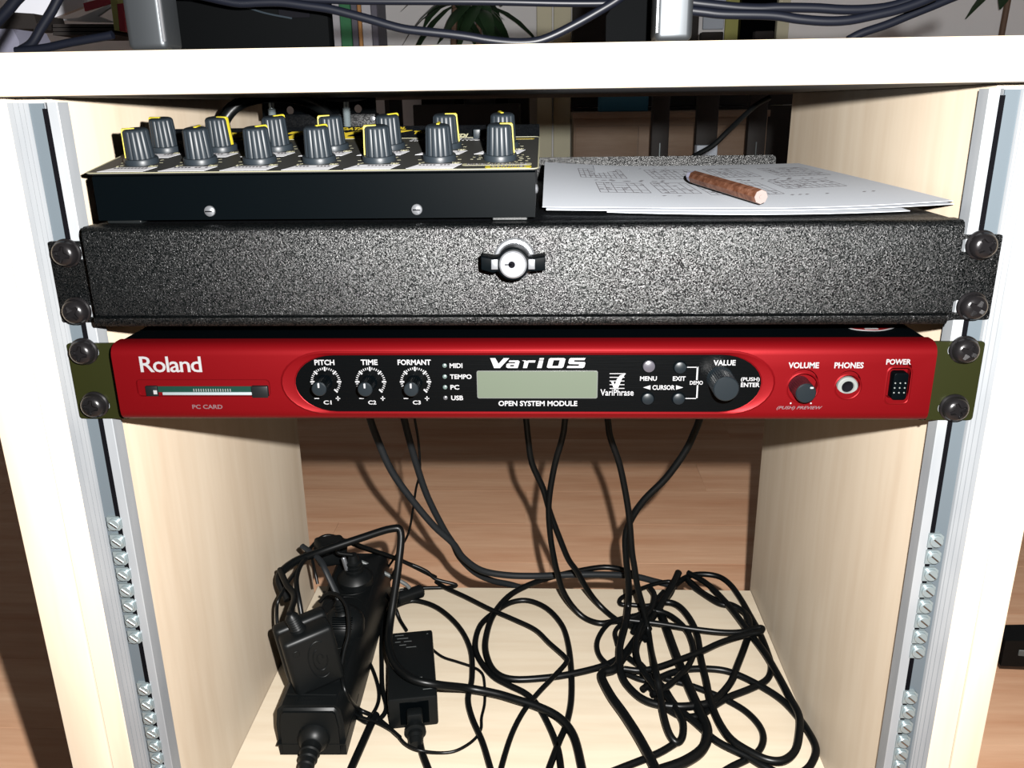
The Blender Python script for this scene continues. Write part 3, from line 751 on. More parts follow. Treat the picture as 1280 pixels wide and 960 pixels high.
def table(u0, v0, u1, v1, nc, nr, sk=0.):
    for k in range(nc+1):
        u = u0+(u1-u0)*k/nc; strip(q, u, v0+(0 if k % 3 else 0), u+sk, v1-(.1 if k % 4 == 3 else 0), .0012)
    for k in range(nr+1):
        v = v0+(v1-v0)*k/nr; strip(q, u0, v, u1, v, .0035) if k in (0, nr) or k % 2 else strip(q, u0, v, u0+(u1-u0)*.6, v, .003)
    for k in range(nc*2):
        u = u0+(u1-u0)*random.random()*.95; v = v0+(v1-v0)*random.random(); strip(q, u, v, u+.012, v, .006)
for tb in ((.12, .62, .27, .86, 9, 4), (.36, .62, .52, .87, 9, 4), (.58, .64, .72, .88, 8, 3), (.78, .62, .95, .86, 10, 4),
           (.16, .28, .30, .5, 6, 4), (.33, .28, .44, .52, 5, 3), (.46, .25, .66, .5, 10, 4), (.7, .35, .88, .52, 9, 4)): table(*tb)
for k in range(60):
    u = random.uniform(.15, .9); v = random.choice((.55, .57, .9, .22, .54)); strip(q, u, v, u+.01, v+.012, .004)
pr_ = obj('printed_tables', q, INKT, top_sheet)
for k, (dx0, dx1, dy, lab) in enumerate(((2, 2, -1.5, 'white sheet directly beneath the sheet printed with tables'), (34, -26, -5, 'lowest white sheet peeking out in front of the paper stack'))):
    c00 = Vector((fl_.x+dx0, fl_.y+dy, 107.6 if k else 108.6)); c10 = Vector((fr_.x+dx1-2*(k == 0), fr_.y+dy-6*k, 107.6 if k else 109.6))
    c01 = Vector((bl_.x+dx0, bl_.y-4, bl_.z-1.4-.8*k)); c11 = Vector((br_.x+dx1*.5-2, br_.y-4, br_.z-1.4-.8*k))
    q, f2 = sheet(c00, c10, c01, c11, (12, -2.4, .5*(1-k), .4*(1-k)))
    o = obj('paper_sheet', q, PAPER); tag(o, lab, 'paper', 'sheets of paper on the drawer')
a = at(951, 246, 'z', 115.5); b = at(863, 220, 'z', 119.5)
pn = thing('pencil', 'thick brown streaked pencil lying across the printed papers', 'pencil', tuple(a))
q = bmnew(); d = (b-a); L = d.length; rr = 3.9
lathe(q, [(rr-.2, 0), (rr, .4), (rr, L-6)], tuple(a), tuple(d), 8); obj('barrel', q, PENC, pn, sharp=25)
q = bmnew(); lathe(q, [(rr, L-6), (rr*.75, L)], tuple(a), tuple(d), 8); obj('tip', q, BKD, pn)
q = bmnew(); lathe(q, [(rr-.25, -.4), (rr-.25, 0)], tuple(a), tuple(d), 8); lathe(q, [(1.0, -.7), (1.0, -.3)], tuple(a), tuple(d), 12); obj('end_face', q, mat('pinkish_grey_end', (.19, .15, .14), .6), pn)

# ------------------------------------------------------------------ bracket and clamp screws under the desk
YB = 262.
br = thing('steel_bracket', 'black perforated steel bracket hanging under the desk behind the knob box', 'bracket', (-160, YB, DZ0))
a, b = at(328, 143, 'y', YB), at(470, 143, 'y', YB)
q = bmnew(); z0 = b.z; hx = [at(362, 138, 'y', YB), at(447, 136, 'y', YB)]
plate(q, [(a.x, z0-2), (b.x, z0-2), (b.x, DZ0-.2), (a.x, DZ0-.2)], YB+3, 2.5, [circ(h.x, h.z, 3.2, 20) for h in hx]); obj('upright_plate', q, BLACKM, br)
q = bmnew(); a2 = at(345, 143, 'y', YB-14); b2 = at(470, 160, 'y', YB-14); box(q, a2.x, b2.x, YB-14, YB+3, b2.z-4, a2.z, 1, 2); obj('square_tube', q, BLACKT, br)
q = bmnew(); lathe(q, [(2.2, 0), (2, 2), (0, 2.5)], (b2.x-2, YB-14, a2.z-4), (0, -1, 0), 16); obj('bolt_head', q, CHROME, br)
for px, lab in ((341, 'zinc clamp screw with round foot under the desk, left of the pair'), (434, 'zinc clamp screw with round foot under the desk, right of the pair')):
    c = at(px, 150, 'y', YB-40); zt = DZ0-.2
    t = thing('clamp_screw', lab, 'clamp', (c.x, YB-40, c.z))
    q = bmnew(); lathe(q, [(15, zt), (15, zt-1.5), (9, zt-2.6), (4.5, zt-3)], (c.x, YB-40, 0), (0, 0, 1), 32); obj('pressure_disc', q, BLACKM, t)
    prof = [(2.2, zt-3), (2.2, zt-7)]; z = zt-7
    while z > c.z-16: prof += [(2.3, z), (3.1, z-.6)]; z -= 1.2
    q = bmnew(); lathe(q, prof[::-1], (c.x, YB-40, 0), (0, 0, 1), 16); obj('threaded_shaft', q, ZINC, t, sharp=60)

# ------------------------------------------------------------------ cables
def cable(name, label, pts, r, m, cat='cable', group=None, sub=5, n=10, flat=1.):
    P3 = []
    for p in pts:
        if len(p) == 4: P3.append(at(p[0], p[1], p[2], p[3]))
        else: P3.append(at(p[0], p[1], 'z', SHZ+p[2]))
        v = P3[-1]
        if v.z < SHZ+r*1.1+.2 and v.y < 362 and p[1] > 600: P3[-1] = at(p[0], p[1], 'z', SHZ+r*1.1+.2)
    q = bmnew(); tube(q, P3, r*1.1, n, sub, flat); o = obj(name, q, m); tag(o, label, cat, group); return o
def fl3(pts, h): return [(x, y, h) for x, y in pts]
G1 = 'cables lying in the cabinet'
def hang(pts, y0, y1):
    n = len(pts)-1; return [(x, y, 'y', y0+(y1-y0)*k/n) for k, (x, y) in enumerate(pts)]
# loop over the clamp
cable('looped_cable', 'black cable arching under the desk behind the left knobs',
      [(276, 175, 'y', 150), (281, 150, 'y', 150), (300, 130, 'y', 155), (335, 121, 'y', 160), (375, 124, 'y', 170), (398, 134, 'y', 180), (416, 150, 'y', 190), (424, 162, 'y', 195)], 3.4, CABLE)
cable('looped_cable', 'thin black cable arching just outside the thicker cable behind the left knobs',
      [(269, 168, 'y', 175), (276, 143, 'y', 175), (292, 127, 'y', 180), (318, 118.5, 'y', 185), (356, 117.5, 'y', 190), (384, 122, 'y', 195), (408, 137, 'y', 200), (420, 152, 'y', 200)], 1.2, CABLE)
cable('thin_cable', 'thin black cable slanting down behind the papers under the desk',
      [(962, 122, 'y', 330), (947, 130, 'y', 325), (931, 144, 'y', 320), (910, 164, 'y', 310), (891, 182, 'y', 305), (872, 193, 'y', 300), (850, 206, 'y', 290), (815, 222, 'y', 285)], 2.0, CABLE)
# cables hanging from the back of the red unit
cable('grey_cable', 'thick grey-black cable hanging leftmost behind the red module and sweeping right over the back edge',
      hang([(455, 500), (463, 525), (471, 547), (489, 588), (516, 626), (543, 658), (566, 679), (579, 697), (602, 713), (634, 719), (670, 720), (697, 719), (745, 718), (790, 720), (820, 727), (845, 733)], 285, 372), 3.1, CABLEG)
cable('grey_cable', 'thick grey-black cable hanging second from left and dropping behind the cabinet board',
      hang([(500, 505), (506, 527), (511, 547), (520, 579), (534, 620), (554, 660), (566, 679), (575, 697), (593, 715), (616, 726), (643, 732), (675, 745), (690, 765)], 285, 398), 3.0, CABLEG)
cable('thin_cable', 'thin black cable hanging from the red module beside the second grey cable',
      hang([(515, 500), (519, 527), (523, 552), (525, 588), (520, 611), (516, 638), (511, 665), (502, 683), (490, 702), (476, 722)], 300, 355), 1.1, CABLE)
cable('audio_cable', 'black cable from the red module crossing rightwards, with silver print near its foot',
      hang([(655, 505), (658, 527), (660, 547), (665, 579), (679, 611), (688, 642), (702, 679), (711, 700), (721, 714), (730, 730), (742, 748), (757, 764), (774, 777)], 285, 330)+[(790, 783, 9), (808, 800, 8)], 2.7, CABLE)
cable('audio_cable', 'black cable from the red module that crosses its neighbour and curls right',
      hang([(708, 505), (706, 527), (703, 547), (693, 583), (686, 629), (688, 670), (693, 700), (697, 717), (703, 737), (714, 756), (730, 772), (749, 779), (767, 777)], 285, 318)+[(785, 774, 10), (800, 768, 12)], 2.7, CABLE)
fpts = hang([(757, 505), (760, 527), (763, 547), (774, 579), (781, 611), (786, 642), (788, 665), (790, 690), (793, 709), (797, 734), (804, 760), (810, 787)], 285, 275)
cable('audio_cable', 'printed black cable hanging straight down from the red module into a narrow hairpin',
      fpts+[(814, 813, 'y', 245), (820, 840, 26), (825, 866, 20), (830, 896, 14), (837, 918, 9), (846, 928, 6), (853, 921, 6), (854, 905, 8), (849, 893, 9), (835, 872, 9), (820, 855, 9), (806, 842, 8)], 2.8, CABLE)
cable('audio_cable', 'black cable hanging rightmost from the red module, bending left into a wide loop',
      hang([(878, 505), (874, 525), (867, 543), (856, 565), (833, 597), (806, 624), (790, 647), (782, 670), (783, 701), (786, 733), (785, 760)], 285, 290)+[(781, 784, 26), (775, 808, 20), (775, 831, 15), (779, 848, 11), (788, 861, 9), (802, 873, 8), (820, 880, 8), (846, 883, 9), (868, 882, 9), (885, 879, 9), (899, 870, 8), (914, 852, 7), (921, 834, 6), (931, 808, 6), (937, 787, 8), (934, 770, 8), (918, 758, 6), (896, 751, 5), (878, 741, 4), (866, 730, 4), (859, 725, 4)], 3.0, CABLE)
# loops on the board
cable('coiled_cable', 'black cable in a large round loop at the middle of the cabinet board',
      fl3([(800, 722), (781, 713), (755, 709), (721, 714), (691, 721), (661, 731)], 8)+fl3([(635, 746), (616, 770), (607, 800), (609, 822), (620, 841), (642, 849), (684, 847), (721, 841), (755, 832), (774, 822), (790, 808), (806, 790), (812, 770), (820, 752), (830, 740)], 5), 2.8, CABLE)
cable('coiled_cable', 'black cable forming the inner round loop and running down to the front beside its double',
      fl3([(701, 975), (701, 959), (697, 935), (687, 909), (672, 882), (657, 867), (635, 856), (616, 845), (599, 824), (594, 804), (601, 781), (620, 764), (639, 753), (661, 751), (684, 761), (702, 781), (710, 804), (714, 837), (714, 875), (708, 905), (699, 927), (687, 959), (682, 975)], 3), 2.6, CABLE)
cable('thin_cable', 'thin printed black cable crossing the round loop and kinking back to the front',
      fl3([(545, 727), (556, 734), (582, 746), (612, 761), (642, 774), (669, 787), (687, 804), (706, 821), (708, 828), (691, 847), (672, 867), (654, 890), (639, 920), (627, 959), (624, 975)], 9), 2.1, CABLE)
kz = [(360, 750, 'y', 190), (349, 722, 'y', 205), (367, 703, 'y', 225), (400, 690, 'y', 245), (450, 673, 'y', 265), (489, 661, 'y', 280), (501, 666, 'y', 280), (498, 707, 'y', 262), (492, 750, 'y', 240), (487, 783, 'y', 222), (486, 808, 42), (495, 832, 38), (516, 849, 37)]
cable('power_cable', 'thick black power cable rising in an angular bow over strip and adapter',
      kz+[(547, 856, 32), (583, 860, 16), (620, 867, 12), (647, 875, 11), (672, 883, 10), (699, 897, 8), (717, 920, 5), (727, 959, 4), (729, 975, 4)], 3.3, CABLE, sub=6)
cable('adapter_lead', 'black lead from behind the adapter bending in a big bow down to the front',
      fl3([(484, 800), (483, 780), (487, 764), (500, 755), (520, 751), (547, 760), (573, 783), (588, 812), (590, 847), (585, 873), (590, 897), (603, 927), (613, 960), (618, 976)], 4), 2.4, CABLE)
cable('thin_cable', 'very thin black cable running right from the adapter, around and back left to the strip',
      fl3([(535, 803), (539, 810), (553, 821), (571, 827), (589, 833), (600, 839), (605, 849), (606, 877), (602, 897), (601, 912), (591, 926), (571, 938), (551, 941)], 3)+fl3([(525, 938), (507, 930), (494, 916), (476, 905), (460, 899), (445, 893), (436, 879), (428, 854)], 9)+[(428, 827, 30), (434, 802, 48), (436, 775, 60), (430, 758, 64), (418, 746, 66), (405, 740, 62)], 1.15, CABLE)
cable('twin_lead', 'flat twin lead wavering down between the power strip and the adapter',
      fl3([(478, 742), (466, 760), (455, 777), (451, 793), (455, 814), (466, 837), (473, 860), (473, 877), (466, 892), (456, 900), (449, 889), (441, 860), (442, 843), (447, 822), (456, 797), (462, 775), (468, 752), (486, 727), (500, 700)], 3), 1.5, CABLE)
cable('power_cable', 'thick flat black cable leaving the strip towards the front edge',
      fl3([(470, 893), (464, 905), (452, 932), (440, 959), (433, 976)], 4), 3.0, CABLE)
cable('thin_cable', 'black lead looping tightly along the left side of the adapter',
      fl3([(496, 750), (480, 775), (477, 800), (477, 827), (478, 860), (483, 885), (474, 899), (460, 903), (448, 897)], 3), 1.9, CABLE)
for k, (lab, pts, h, r) in enumerate([
    ('black cable arching along the right side panel from the tangle and back in a bow', [(820, 757), (830, 745), (852, 725), (871, 718), (896, 720), (912, 730), (926, 749), (938, 770), (950, 792), (959, 814), (964, 833), (959, 849), (940, 860), (912, 871), (896, 880), (875, 894), (855, 896), (839, 889), (827, 879), (816, 864), (806, 848), (798, 831), (795, 816), (799, 800), (812, 785)], 5, 2.8),
    ('black cable in a long oval loop reaching along the right panel to the front', [(860, 716), (880, 727), (896, 741), (915, 762), (934, 787), (956, 816), (972, 843), (988, 873), (999, 895), (999, 917), (994, 938), (980, 950), (961, 950), (940, 941), (915, 925), (899, 903), (888, 876), (883, 852), (876, 822), (871, 792), (860, 770), (846, 756), (830, 753), (815, 760), (800, 772), (792, 790)], 11, 2.9),
    ('black cable bowing out at the bottom right corner of the board', [(803, 862), (820, 850), (843, 840), (867, 836), (899, 837), (921, 843), (948, 856), (975, 873), (994, 892), (1010, 914), (1020, 936), (1014, 955), (1003, 966), (985, 976)], 6, 2.8),
    ('black cable with print crossing the tangle to a fold near the right panel', [(785, 775), (820, 779), (840, 782), (865, 786), (900, 790), (925, 790), (944, 785), (953, 785), (950, 790), (934, 793), (915, 798), (896, 805), (879, 813), (856, 822), (822, 834), (800, 838), (780, 836)], 16, 2.5),
    ('black cable in a small bow at the right of the board front', [(775, 812), (790, 826), (822, 845), (860, 856), (885, 865), (904, 873), (929, 887), (946, 903), (954, 919), (951, 935), (938, 947), (912, 960), (890, 975)], 3, 2.6),
    ('black cable running diagonally from the tangle to the front right', [(800, 830), (815, 846), (830, 860), (845, 882), (871, 905), (897, 927), (935, 946), (957, 959), (990, 974)], 7, 2.7),
    ('black cable folding back at the bottom into the bow left of the hairpin', [(846, 928), (822, 942), (777, 960), (745, 973)], 4, 2.7),
    ('black cable in a small loop at the left of the tangle', [(800, 768), (774, 774), (759, 781), (747, 800), (748, 817), (759, 830), (781, 841), (800, 849), (818, 852)], 6, 2.3),
    ('black cable in an inner ring in the middle of the tangle', [(800, 762), (827, 765), (842, 772), (856, 785), (863, 797), (867, 815), (860, 833), (846, 848), (830, 861), (815, 868)], 14, 2.5),
    ('black cable in a low flat knot at the top of the tangle', [(830, 752), (810, 757), (790, 756), (776, 755), (776, 748), (790, 741), (812, 732), (835, 727), (842, 732), (838, 744), (824, 757), (808, 770), (793, 777), (778, 780), (769, 790), (772, 806)], 8, 2.1),
    ('black cable lying just inside the arch near the back right corner', [(859, 724), (865, 732), (877, 741), (898, 754), (915, 758), (930, 765), (936, 782)], 9, 2.5),
    ('black cable curving through the centre of the tangle down to the crossing', [(812, 734), (818, 744), (815, 758), (806, 772), (797, 792), (795, 812), (800, 832), (812, 850), (825, 866)], 18, 2.6)]):
    cable('coiled_cable', lab, fl3(pts, h), r, CABLE)
for lab, pts, h, r in [
    ('thick black power cable falling diagonally from the back into the middle of the tangle', [(848, 716), (841, 731), (822, 762), (800, 792), (781, 819), (768, 836), (752, 843), (762, 867), (781, 894), (800, 924), (819, 960), (826, 976)], 12, 3.6),
    ('thick black power cable swinging through the tangle to the front in a broad bow', [(822, 757), (830, 777), (845, 819), (860, 856), (875, 890), (884, 912), (879, 935), (856, 952), (822, 964), (790, 974)], 9, 3.9)]:
    cable('power_cable', lab, fl3(pts, h), r, CABLE)
# ferrite, labels
fe = thing('ferrite_clip', 'ribbed black ferrite clip on a thin cable at the back of the board', 'ferrite', tuple(at(511, 745, 'z', SHZ)))
a, b = at(496, 749, 'z', SHZ+9), at(528, 738, 'z', SHZ+9)
q = bmnew(); lathe(q, [(5.5, 0), (7, 1.5), (7, (b-a).length-1.5), (5.5, (b-a).length)], tuple(a), tuple(b-a), 24, rad=lambda t, r, h: r-.6*(math.cos(6*t) > .6)); obj('clip_shell', q, PLAST, fe)
cable('cable_end', 'pale grey cable end with silver print running out of the power strip towards the clip', [(446, 700, 'y', 330), (462, 707, 'y', 330), (482, 717, 'y', 330), (505, 729, 'y', 330), (512, 735, 'y', 330)], 1.9, LBL)
cable('twin_lead', 'flat twin lead passing behind the strip and folding at the ferrite clip',
      [(370, 705, 'y', 300), (388, 685, 'y', 335), (403, 671, 'y', 350), (420, 671, 'y', 352), (447, 683, 'y', 350), (480, 694, 'y', 350), (510, 704, 'y', 350), (533, 714, 'y', 350), (545, 724, 'y', 350), (570, 731, 'y', 350)]+[(560, 734, 6), (530, 735, 8), (500, 738, 9)], 1.7, CABLE)
cable('thin_cable', 'thin black cable hanging off the back of the power strip to its right',
      [(415, 690, 'y', 320), (436, 698, 'y', 325), (452, 712, 'y', 325), (470, 728, 'y', 325), (482, 742, 'y', 325), (494, 760, 12), (500, 775, 4), (508, 788, 3)], 1.7, CABLE)

# ------------------------------------------------------------------ power strip, plugs, adapters
ps = thing('power_strip', 'long black power strip standing along the left side panel', 'power strip', (-176, 220, SHZ))
PSM = Matrix.Translation((-171, 110, SHZ)) @ Matrix.Rotation(math.radians(1.5), 4, 'Z')   # local: x across, y along, z up
q = bmnew(); prof = [(-27, 0), (27, 0), (27, 30), (25, 44), (21, 48), (-21, 48), (-25, 44), (-27, 30)]
prism(q, prof, 'y', 0, 240); bmesh.ops.bevel(q, geom=[e for e in q.edges if abs(e.verts[0].co.y-e.verts[1].co.y) < 1 and e.verts[0].co.y < 1], offset=4, segments=3, affect='EDGES')
bmesh.ops.transform(q, matrix=PSM, verts=q.verts); obj('strip_housing', q, PLAST, ps)
q = bmnew(); box(q, -20, 20, 15, 17, 47.8, 49.2, .4, M=PSM); obj('moulded_ridge', q, PLAST, ps)
q = bmnew(); box(q, -27.3, 27.3, -.3, 60, 13.2, 14, M=PSM); obj('seam', q, PLAST, ps)
q = bmnew()
for k in range(9): box(q, -11+k*2.4, -9.6+k*2.4, 9.6, 11.6, 47.6, 48.5, M=PSM)
obj('moulded_marks', q, PLAST, ps)['kind'] = 'stuff'
q = bmnew(); lathe(q, [(13, -3), (12.5, 3), (9, 8), (8, 8.5), (7.6, 14), (8.2, 15), (7, 16), (7.4, 21), (6.2, 22), (6.4, 27), (5.2, 28), (4.2, 34), (3.6, 36)], (3, 0, 20), (0, -1, -.12), 28, M=PSM); obj('strain_relief', q, PLAST, ps)
c0 = PSM @ Vector((3, -34, 16)); q = bmnew(); tube(q, [c0, c0+Vector((4, -15, -6)), c0+Vector((8, -40, -12))], 3.6, 12); obj('supply_cord', q, CABLE, ps)
for y in (52, 95, 138, 181):
    q = bmnew(); lathe(q, [(18.5, 47.2), (19.5, 48.3), (20.5, 48.3), (21, 47.2)], (0, y, 0), (0, 0, 1), 36, M=PSM); obj('socket', q, PLAST, ps)
# wall-wart
wa = thing('wall_adapter', 'bulky black plug-in power adapter standing in the front socket of the strip', 'adapter', (-178, 150, -282))
WM = Matrix.Translation((-173.5, 149, -288)) @ Matrix.Rotation(math.radians(30), 4, 'Z') @ Matrix.Rotation(math.radians(-8), 4, 'Y')
q = bmnew(); box(q, -20, 21, -18, 2, 4, 57, 4, 3, M=WM); obj('front_shell', q, PLAST, wa)
q = bmnew(); box(q, -21.5, 22, 2.3, 16, 3, 58, 4, 3, M=WM); obj('rear_shell', q, PLAST, wa)
q = bmnew(); box(q, -14, 19, -14, 14, -4, 6, 2, 2, M=WM); obj('plug_foot', q, PLAST, wa)
q = bmnew()
for R_, a0, a1 in ((15, 60, 300), (9, 100, 380), (4, 0, 250)):
    tube(q, [WM @ Vector((5+R_*.62*math.cos(math.radians(a)), -18.1, 32+R_*1.15*math.sin(math.radians(a)))) for a in range(a0, a1, 14)], .5, 6, 1)
box(q, -14, -9, -18.4, -17.8, 43, 48, .2, 1, M=WM); obj('moulded_emblem', q, PLAST, wa)
q = bmnew(); lathe(q, [(7, -2), (6, 2)]+[(r_, 2+1.1*k) for k in range(12) for r_ in ((4.6,) if k % 2 else (5.6,))]+[(3, 16), (2.8, 17)], (-4, -4, 57), (-.15, 0, 1), 20, M=WM); obj('strain_relief', q, PLAST, wa)
c0 = WM @ Vector((-6.5, -4, 73.5)); 
q = bmnew(); tube(q, [c0]+[at(*p) for p in ((368, 745, 'y', 165), (358, 730, 'y', 180), (350, 712, 'y', 200))], 2.6, 10); obj('lead', q, CABLE, wa)
# second, rounded plug behind and a straight plug
p2 = thing('round_plug', 'round black mains plug with ribbed grip behind the bulky adapter', 'plug', (-160, 225, -284))
c = at(420, 752, 'y', 220)
q = bmnew(); lathe(q, [(18, 0), (18, 10), (15, 16), (9, 19)], (-166, 216, -284), (.15, -.25, 1), 32); obj('plug_body', q, PLAST, p2)
q = bmnew()
for k in range(6): box(q, -9, 9, -16.5+k*1.0, -16+k*1.0, 12+k*1.6, 12.7+k*1.6, M=Matrix.Translation((-163, 214, -284)))
obj('grip_ribs', q, BLACKM, p2)
q = bmnew(); lathe(q, [(7, 0)]+[(r_, 2+1.3*k) for k in range(8) for r_ in ((5,) if k % 2 else (6.3,))]+[(3, 14)], (-165, 211, -266), (-.2, .3, 1), 20); obj('strain_relief', q, PLAST, p2)
q = bmnew(); tube(q, [Vector((-168, 215, -253))]+[at(*p) for p in ((408, 715, 'y', 225), (400, 700, 'y', 235), (388, 690, 'y', 245), (377, 682, 'y', 250))], 2.8, 10, flat=.7); obj('lead', q, CABLEG, p2)
p3 = thing('mains_plug', 'black mains plug with stepped collar at the back of the power strip', 'plug', (-172, 300, -284))
q = bmnew(); lathe(q, [(17, 0), (17, 8), (12, 14), (9, 15), (9, 18), (8, 18.5), (8.6, 22), (7.6, 22.5), (8, 26), (6, 27), (4, 34)], (-172, 292, -284), (0, -.1, 1), 32); obj('plug_body', q, PLAST, p3)
q = bmnew(); tube(q, [Vector((-172, 289, -251)), at(422, 690, 'y', 290), at(432, 676, 'y', 295), at(455, 684, 'y', 320), at(500, 700, 'y', 345), at(545, 722, 'y', 356)], 2.2, 10); obj('lead', q, CABLE, p3)
q = bmnew(); lathe(q, [(2.4, 0), (2.4, 12), (2, 13)], tuple(at(434, 712, 'y', 285)), (-.25, .1, 1), 16); obj('metal_pin', q, CHROME, p3)
p4 = thing('black_transformer', 'black transformer block partly hidden at the back end of the power strip', 'adapter', (-205, 345, -283))
q = bmnew(); box(q, -22, 8, -14, 12, 0, 24, 4, 3, M=Matrix.Translation((-202, 336, -284)) @ Matrix.Rotation(.5, 4, 'Z') @ Matrix.Rotation(.12, 4, 'Y')); obj('housing', q, PLAST, p4)
cable('thin_cable', 'thin printed black cable looping against the left side panel above the bulky adapter',
      [(347, 786, 'y', 166), (346, 768, 'y', 170), (347, 753, 'y', 172), (352, 742, 'y', 180), (363, 724, 'y', 200), (376, 707, 'y', 225), (388, 695, 'y', 245), (393, 712, 'y', 250), (397, 730, 'y', 245)], 1.3, CABLE)
cable('twin_lead', 'flat twin lead curving through the gap between the side panel and the strip plugs',
      [(378, 776, 'y', 172), (374, 752, 'y', 180), (371, 735, 'y', 190), (371, 720, 'y', 205), (378, 703, 'y', 225), (392, 692, 'y', 250), (410, 690, 'y', 280)], 2.0, CABLE)
cable('black_lead', 'black lead curling over the round plug and down the right side of the strip',
      [(400, 752, 'y', 215), (410, 742, 'y', 212), (424, 745, 'y', 205), (434, 760, 'y', 195), (436, 790, 'y', 178), (430, 815, 'y', 164), (427, 840, 'y', 150), (433, 868, 'y', 135)]+[(448, 886, 8), (472, 898, 4), (500, 922, 4)], 1.7, CABLE)
# adapter brick
A0, A1, A2 = at(483, 790, 'z', SHZ+30), at(536, 784, 'z', SHZ+30), at(487, 874, 'z', SHZ+30)
ang = math.atan2((A1-A0).y, (A1-A0).x); mid = at(514, 828, 'z', SHZ+30)
ab = thing('power_adapter', 'black rectangular power adapter brick lying on the board right of the strip', 'adapter', (mid.x, mid.y, SHZ))
AM = Matrix.Translation((mid.x, mid.y, SHZ)) @ Matrix.Rotation(math.radians(10), 4, 'Z')
q = bmnew(); box(q, -20.5, 20.5, -47, 47, 0, 30, 2, 2, M=AM); obj('housing', q, PLAST, ab)
q = bmnew(); box(q, -11, 13, -47.4, -46.6, 4, 26, .3, 1, M=AM); obj('inlet_frame', q, BLACKM, ab)
q = bmnew(); box(q, -5.5, 7.5, -57, -47, 6, 21, 2, 2, M=AM); lathe(q, [(6, 56), (8.5, 58), (8.8, 62), (6, 63), (5.8, 66), (6.6, 67), (5.6, 70), (6.2, 71), (5, 76)], (1, 0, 12), (0, -1, -.08), 24, M=AM); pl_ = obj('inlet_plug', q, PLAST, ab)
c0 = AM @ Vector((1, -74, 6)); q = bmnew(); tube(q, [c0, at(523, 921, 'z', SHZ+4), at(528, 942, 'z', SHZ+4), at(537, 966, 'z', SHZ+4), at(541, 980, 'z', SHZ+4)], 3.0, 10); obj('mains_lead', q, CABLE, ab)
q = bmnew()
for (x, y, w_) in ((-14, 41, 8), (-12, 36, 10), (-14, 31, 5), (-6, 31, 7), (-10, 26, 6), (-4, 22, 9), (0, -22, 9), (4, -26, 7), (9, -38, 11), (14, -31, 1.5), (15, 40, 1.5)):
    box(q, x, x+w_, y, y+.7, 30, 30.12, M=AM)
obj('printed_text', q, LBL, ab)['kind'] = 'stuff'

# ------------------------------------------------------------------ things on the desk
def desk_foot(px0, px1, pyb, Y, lab, side):
    a, b = at(px0, pyb, 'y', Y), at(px1, pyb, 'y', Y)
    t = thing('stand_leg', lab, 'stand', ((a.x+b.x)/2, Y+9, DZ1))
    q = bmnew(); box(q, a.x, b.x, Y, Y+20, DZ1, DZ1+190, 3, 4); obj('square_tube', q, FOOTM, t)
    q = bmnew(); box(q, b.x-1.6 if side > 0 else a.x+.1, b.x-.2 if side > 0 else a.x+1.4, Y-.4, Y+1.4, DZ1+3.5, DZ1+186, .3, 1); obj('edge_trim', q, CHROME, t)
    return b
YL = -17.
b = desk_foot(159, 208, 57, YL, 'black square steel stand leg on the desk at the left', 1)
b = desk_foot(819, 866, 42, YL, 'shiny black square steel stand leg on the desk right of centre', -1)
a, b = at(206, 50, 'y', 60), at(412, 50, 'y', 60)
t = thing('device_case', 'large dark device case standing on the desk behind the left stand leg', 'device', ((a.x+b.x)/2, 130, DZ1))
q = bmnew(); box(q, a.x-14, b.x, 60, 72, DZ1, DZ1+150, 1, 2); obj('case_body', q, DEVB, t)
q = bmnew(); c1, c2_ = at(348, 8, 'y', 60), at(388, 22, 'y', 60); box(q, c1.x, c2_.x, 59, 60.5, c2_.z, c1.z, .2, 1); obj('dark_socket_plate', q, BROWN, t)
q = bmnew(); tube(q, [at(x, y, 'y', 58) for x, y in ((278, -2), (300, 6), (330, 16), (365, 23))], .5, 6); obj('thin_wire', q, KNOBG, t)
a, b = at(757, 44, 'y', 40), at(820, 44, 'y', 40)
q = bmnew(); prism(q, [(a.x, DZ1), (b.x, DZ1), (b.x, DZ1+60), (a.x+14, DZ1+60), (a.x+9, DZ1+28), (a.x, DZ1+16)], 'y', 38, 44); o = obj('black_side_plate', q, DEVB)
tag(o, 'upright black steel plate on the desk left of the shiny stand leg', 'plate')
def dcab(lab, pts, Y, r=2.4):
    P3 = [(x, y, 'y', Y+k*0.0) for k, (x, y) in enumerate(pts)]
    cable('desk_cable', lab, P3, r, CABLEB)
dcab('blue-black cable sagging across the desk from the left case to the centre and up again', [(240, -8), (262, -3), (280, 1), (300, 4), (326, 3), (352, 3), (383, 7), (411, 11), (439, 18), (465, 25), (483, 30.5), (507, 36.5), (537, 40), (565, 43), (587, 46), (610, 50), (640, 53), (668, 52), (690, 45), (720, 30), (745, 16), (770, 1), (790, -14)], 30, 2.0)
dcab('straight dark cable running along the very top of the picture above the sagging cable', [(180, -6), (300, -3), (410, 0), (460, 1.5), (600, 2), (700, 4), (755, 4), (790, 2)], 45, 1.7)
dcab('upper of two blue-black cables running right from the shiny stand leg', [(862, 2), (868, 3.5), (890, 6), (923, 9.4), (951, 10.5), (974, 9.5), (1018, 10), (1050, 12), (1078, 12), (1108, 9), (1137, 1), (1160, -8)], 30, 2.1)
dcab('lower of two blue-black cables running right from the shiny stand leg', [(862, 13), (880, 15), (904, 17.6), (951, 18.5), (974, 20), (1000, 24), (1034, 26.5), (1063, 25), (1093, 19), (1123, 12), (1152, 2), (1170, -6)], 22, 2.1)
dcab('dark cable rising steeply to the right behind the two parallel cables', [(1060, 50), (1078, 41), (1108, 31), (1137, 19), (1167, 7), (1191, -3), (1210, -10)], 50, 2.0)
dcab('dark cable at the far left top corner slanting down to the desk edge', [(32, -12), (20, 0), (11, 11), (0, 23), (-12, 36)], 45, 2.6)
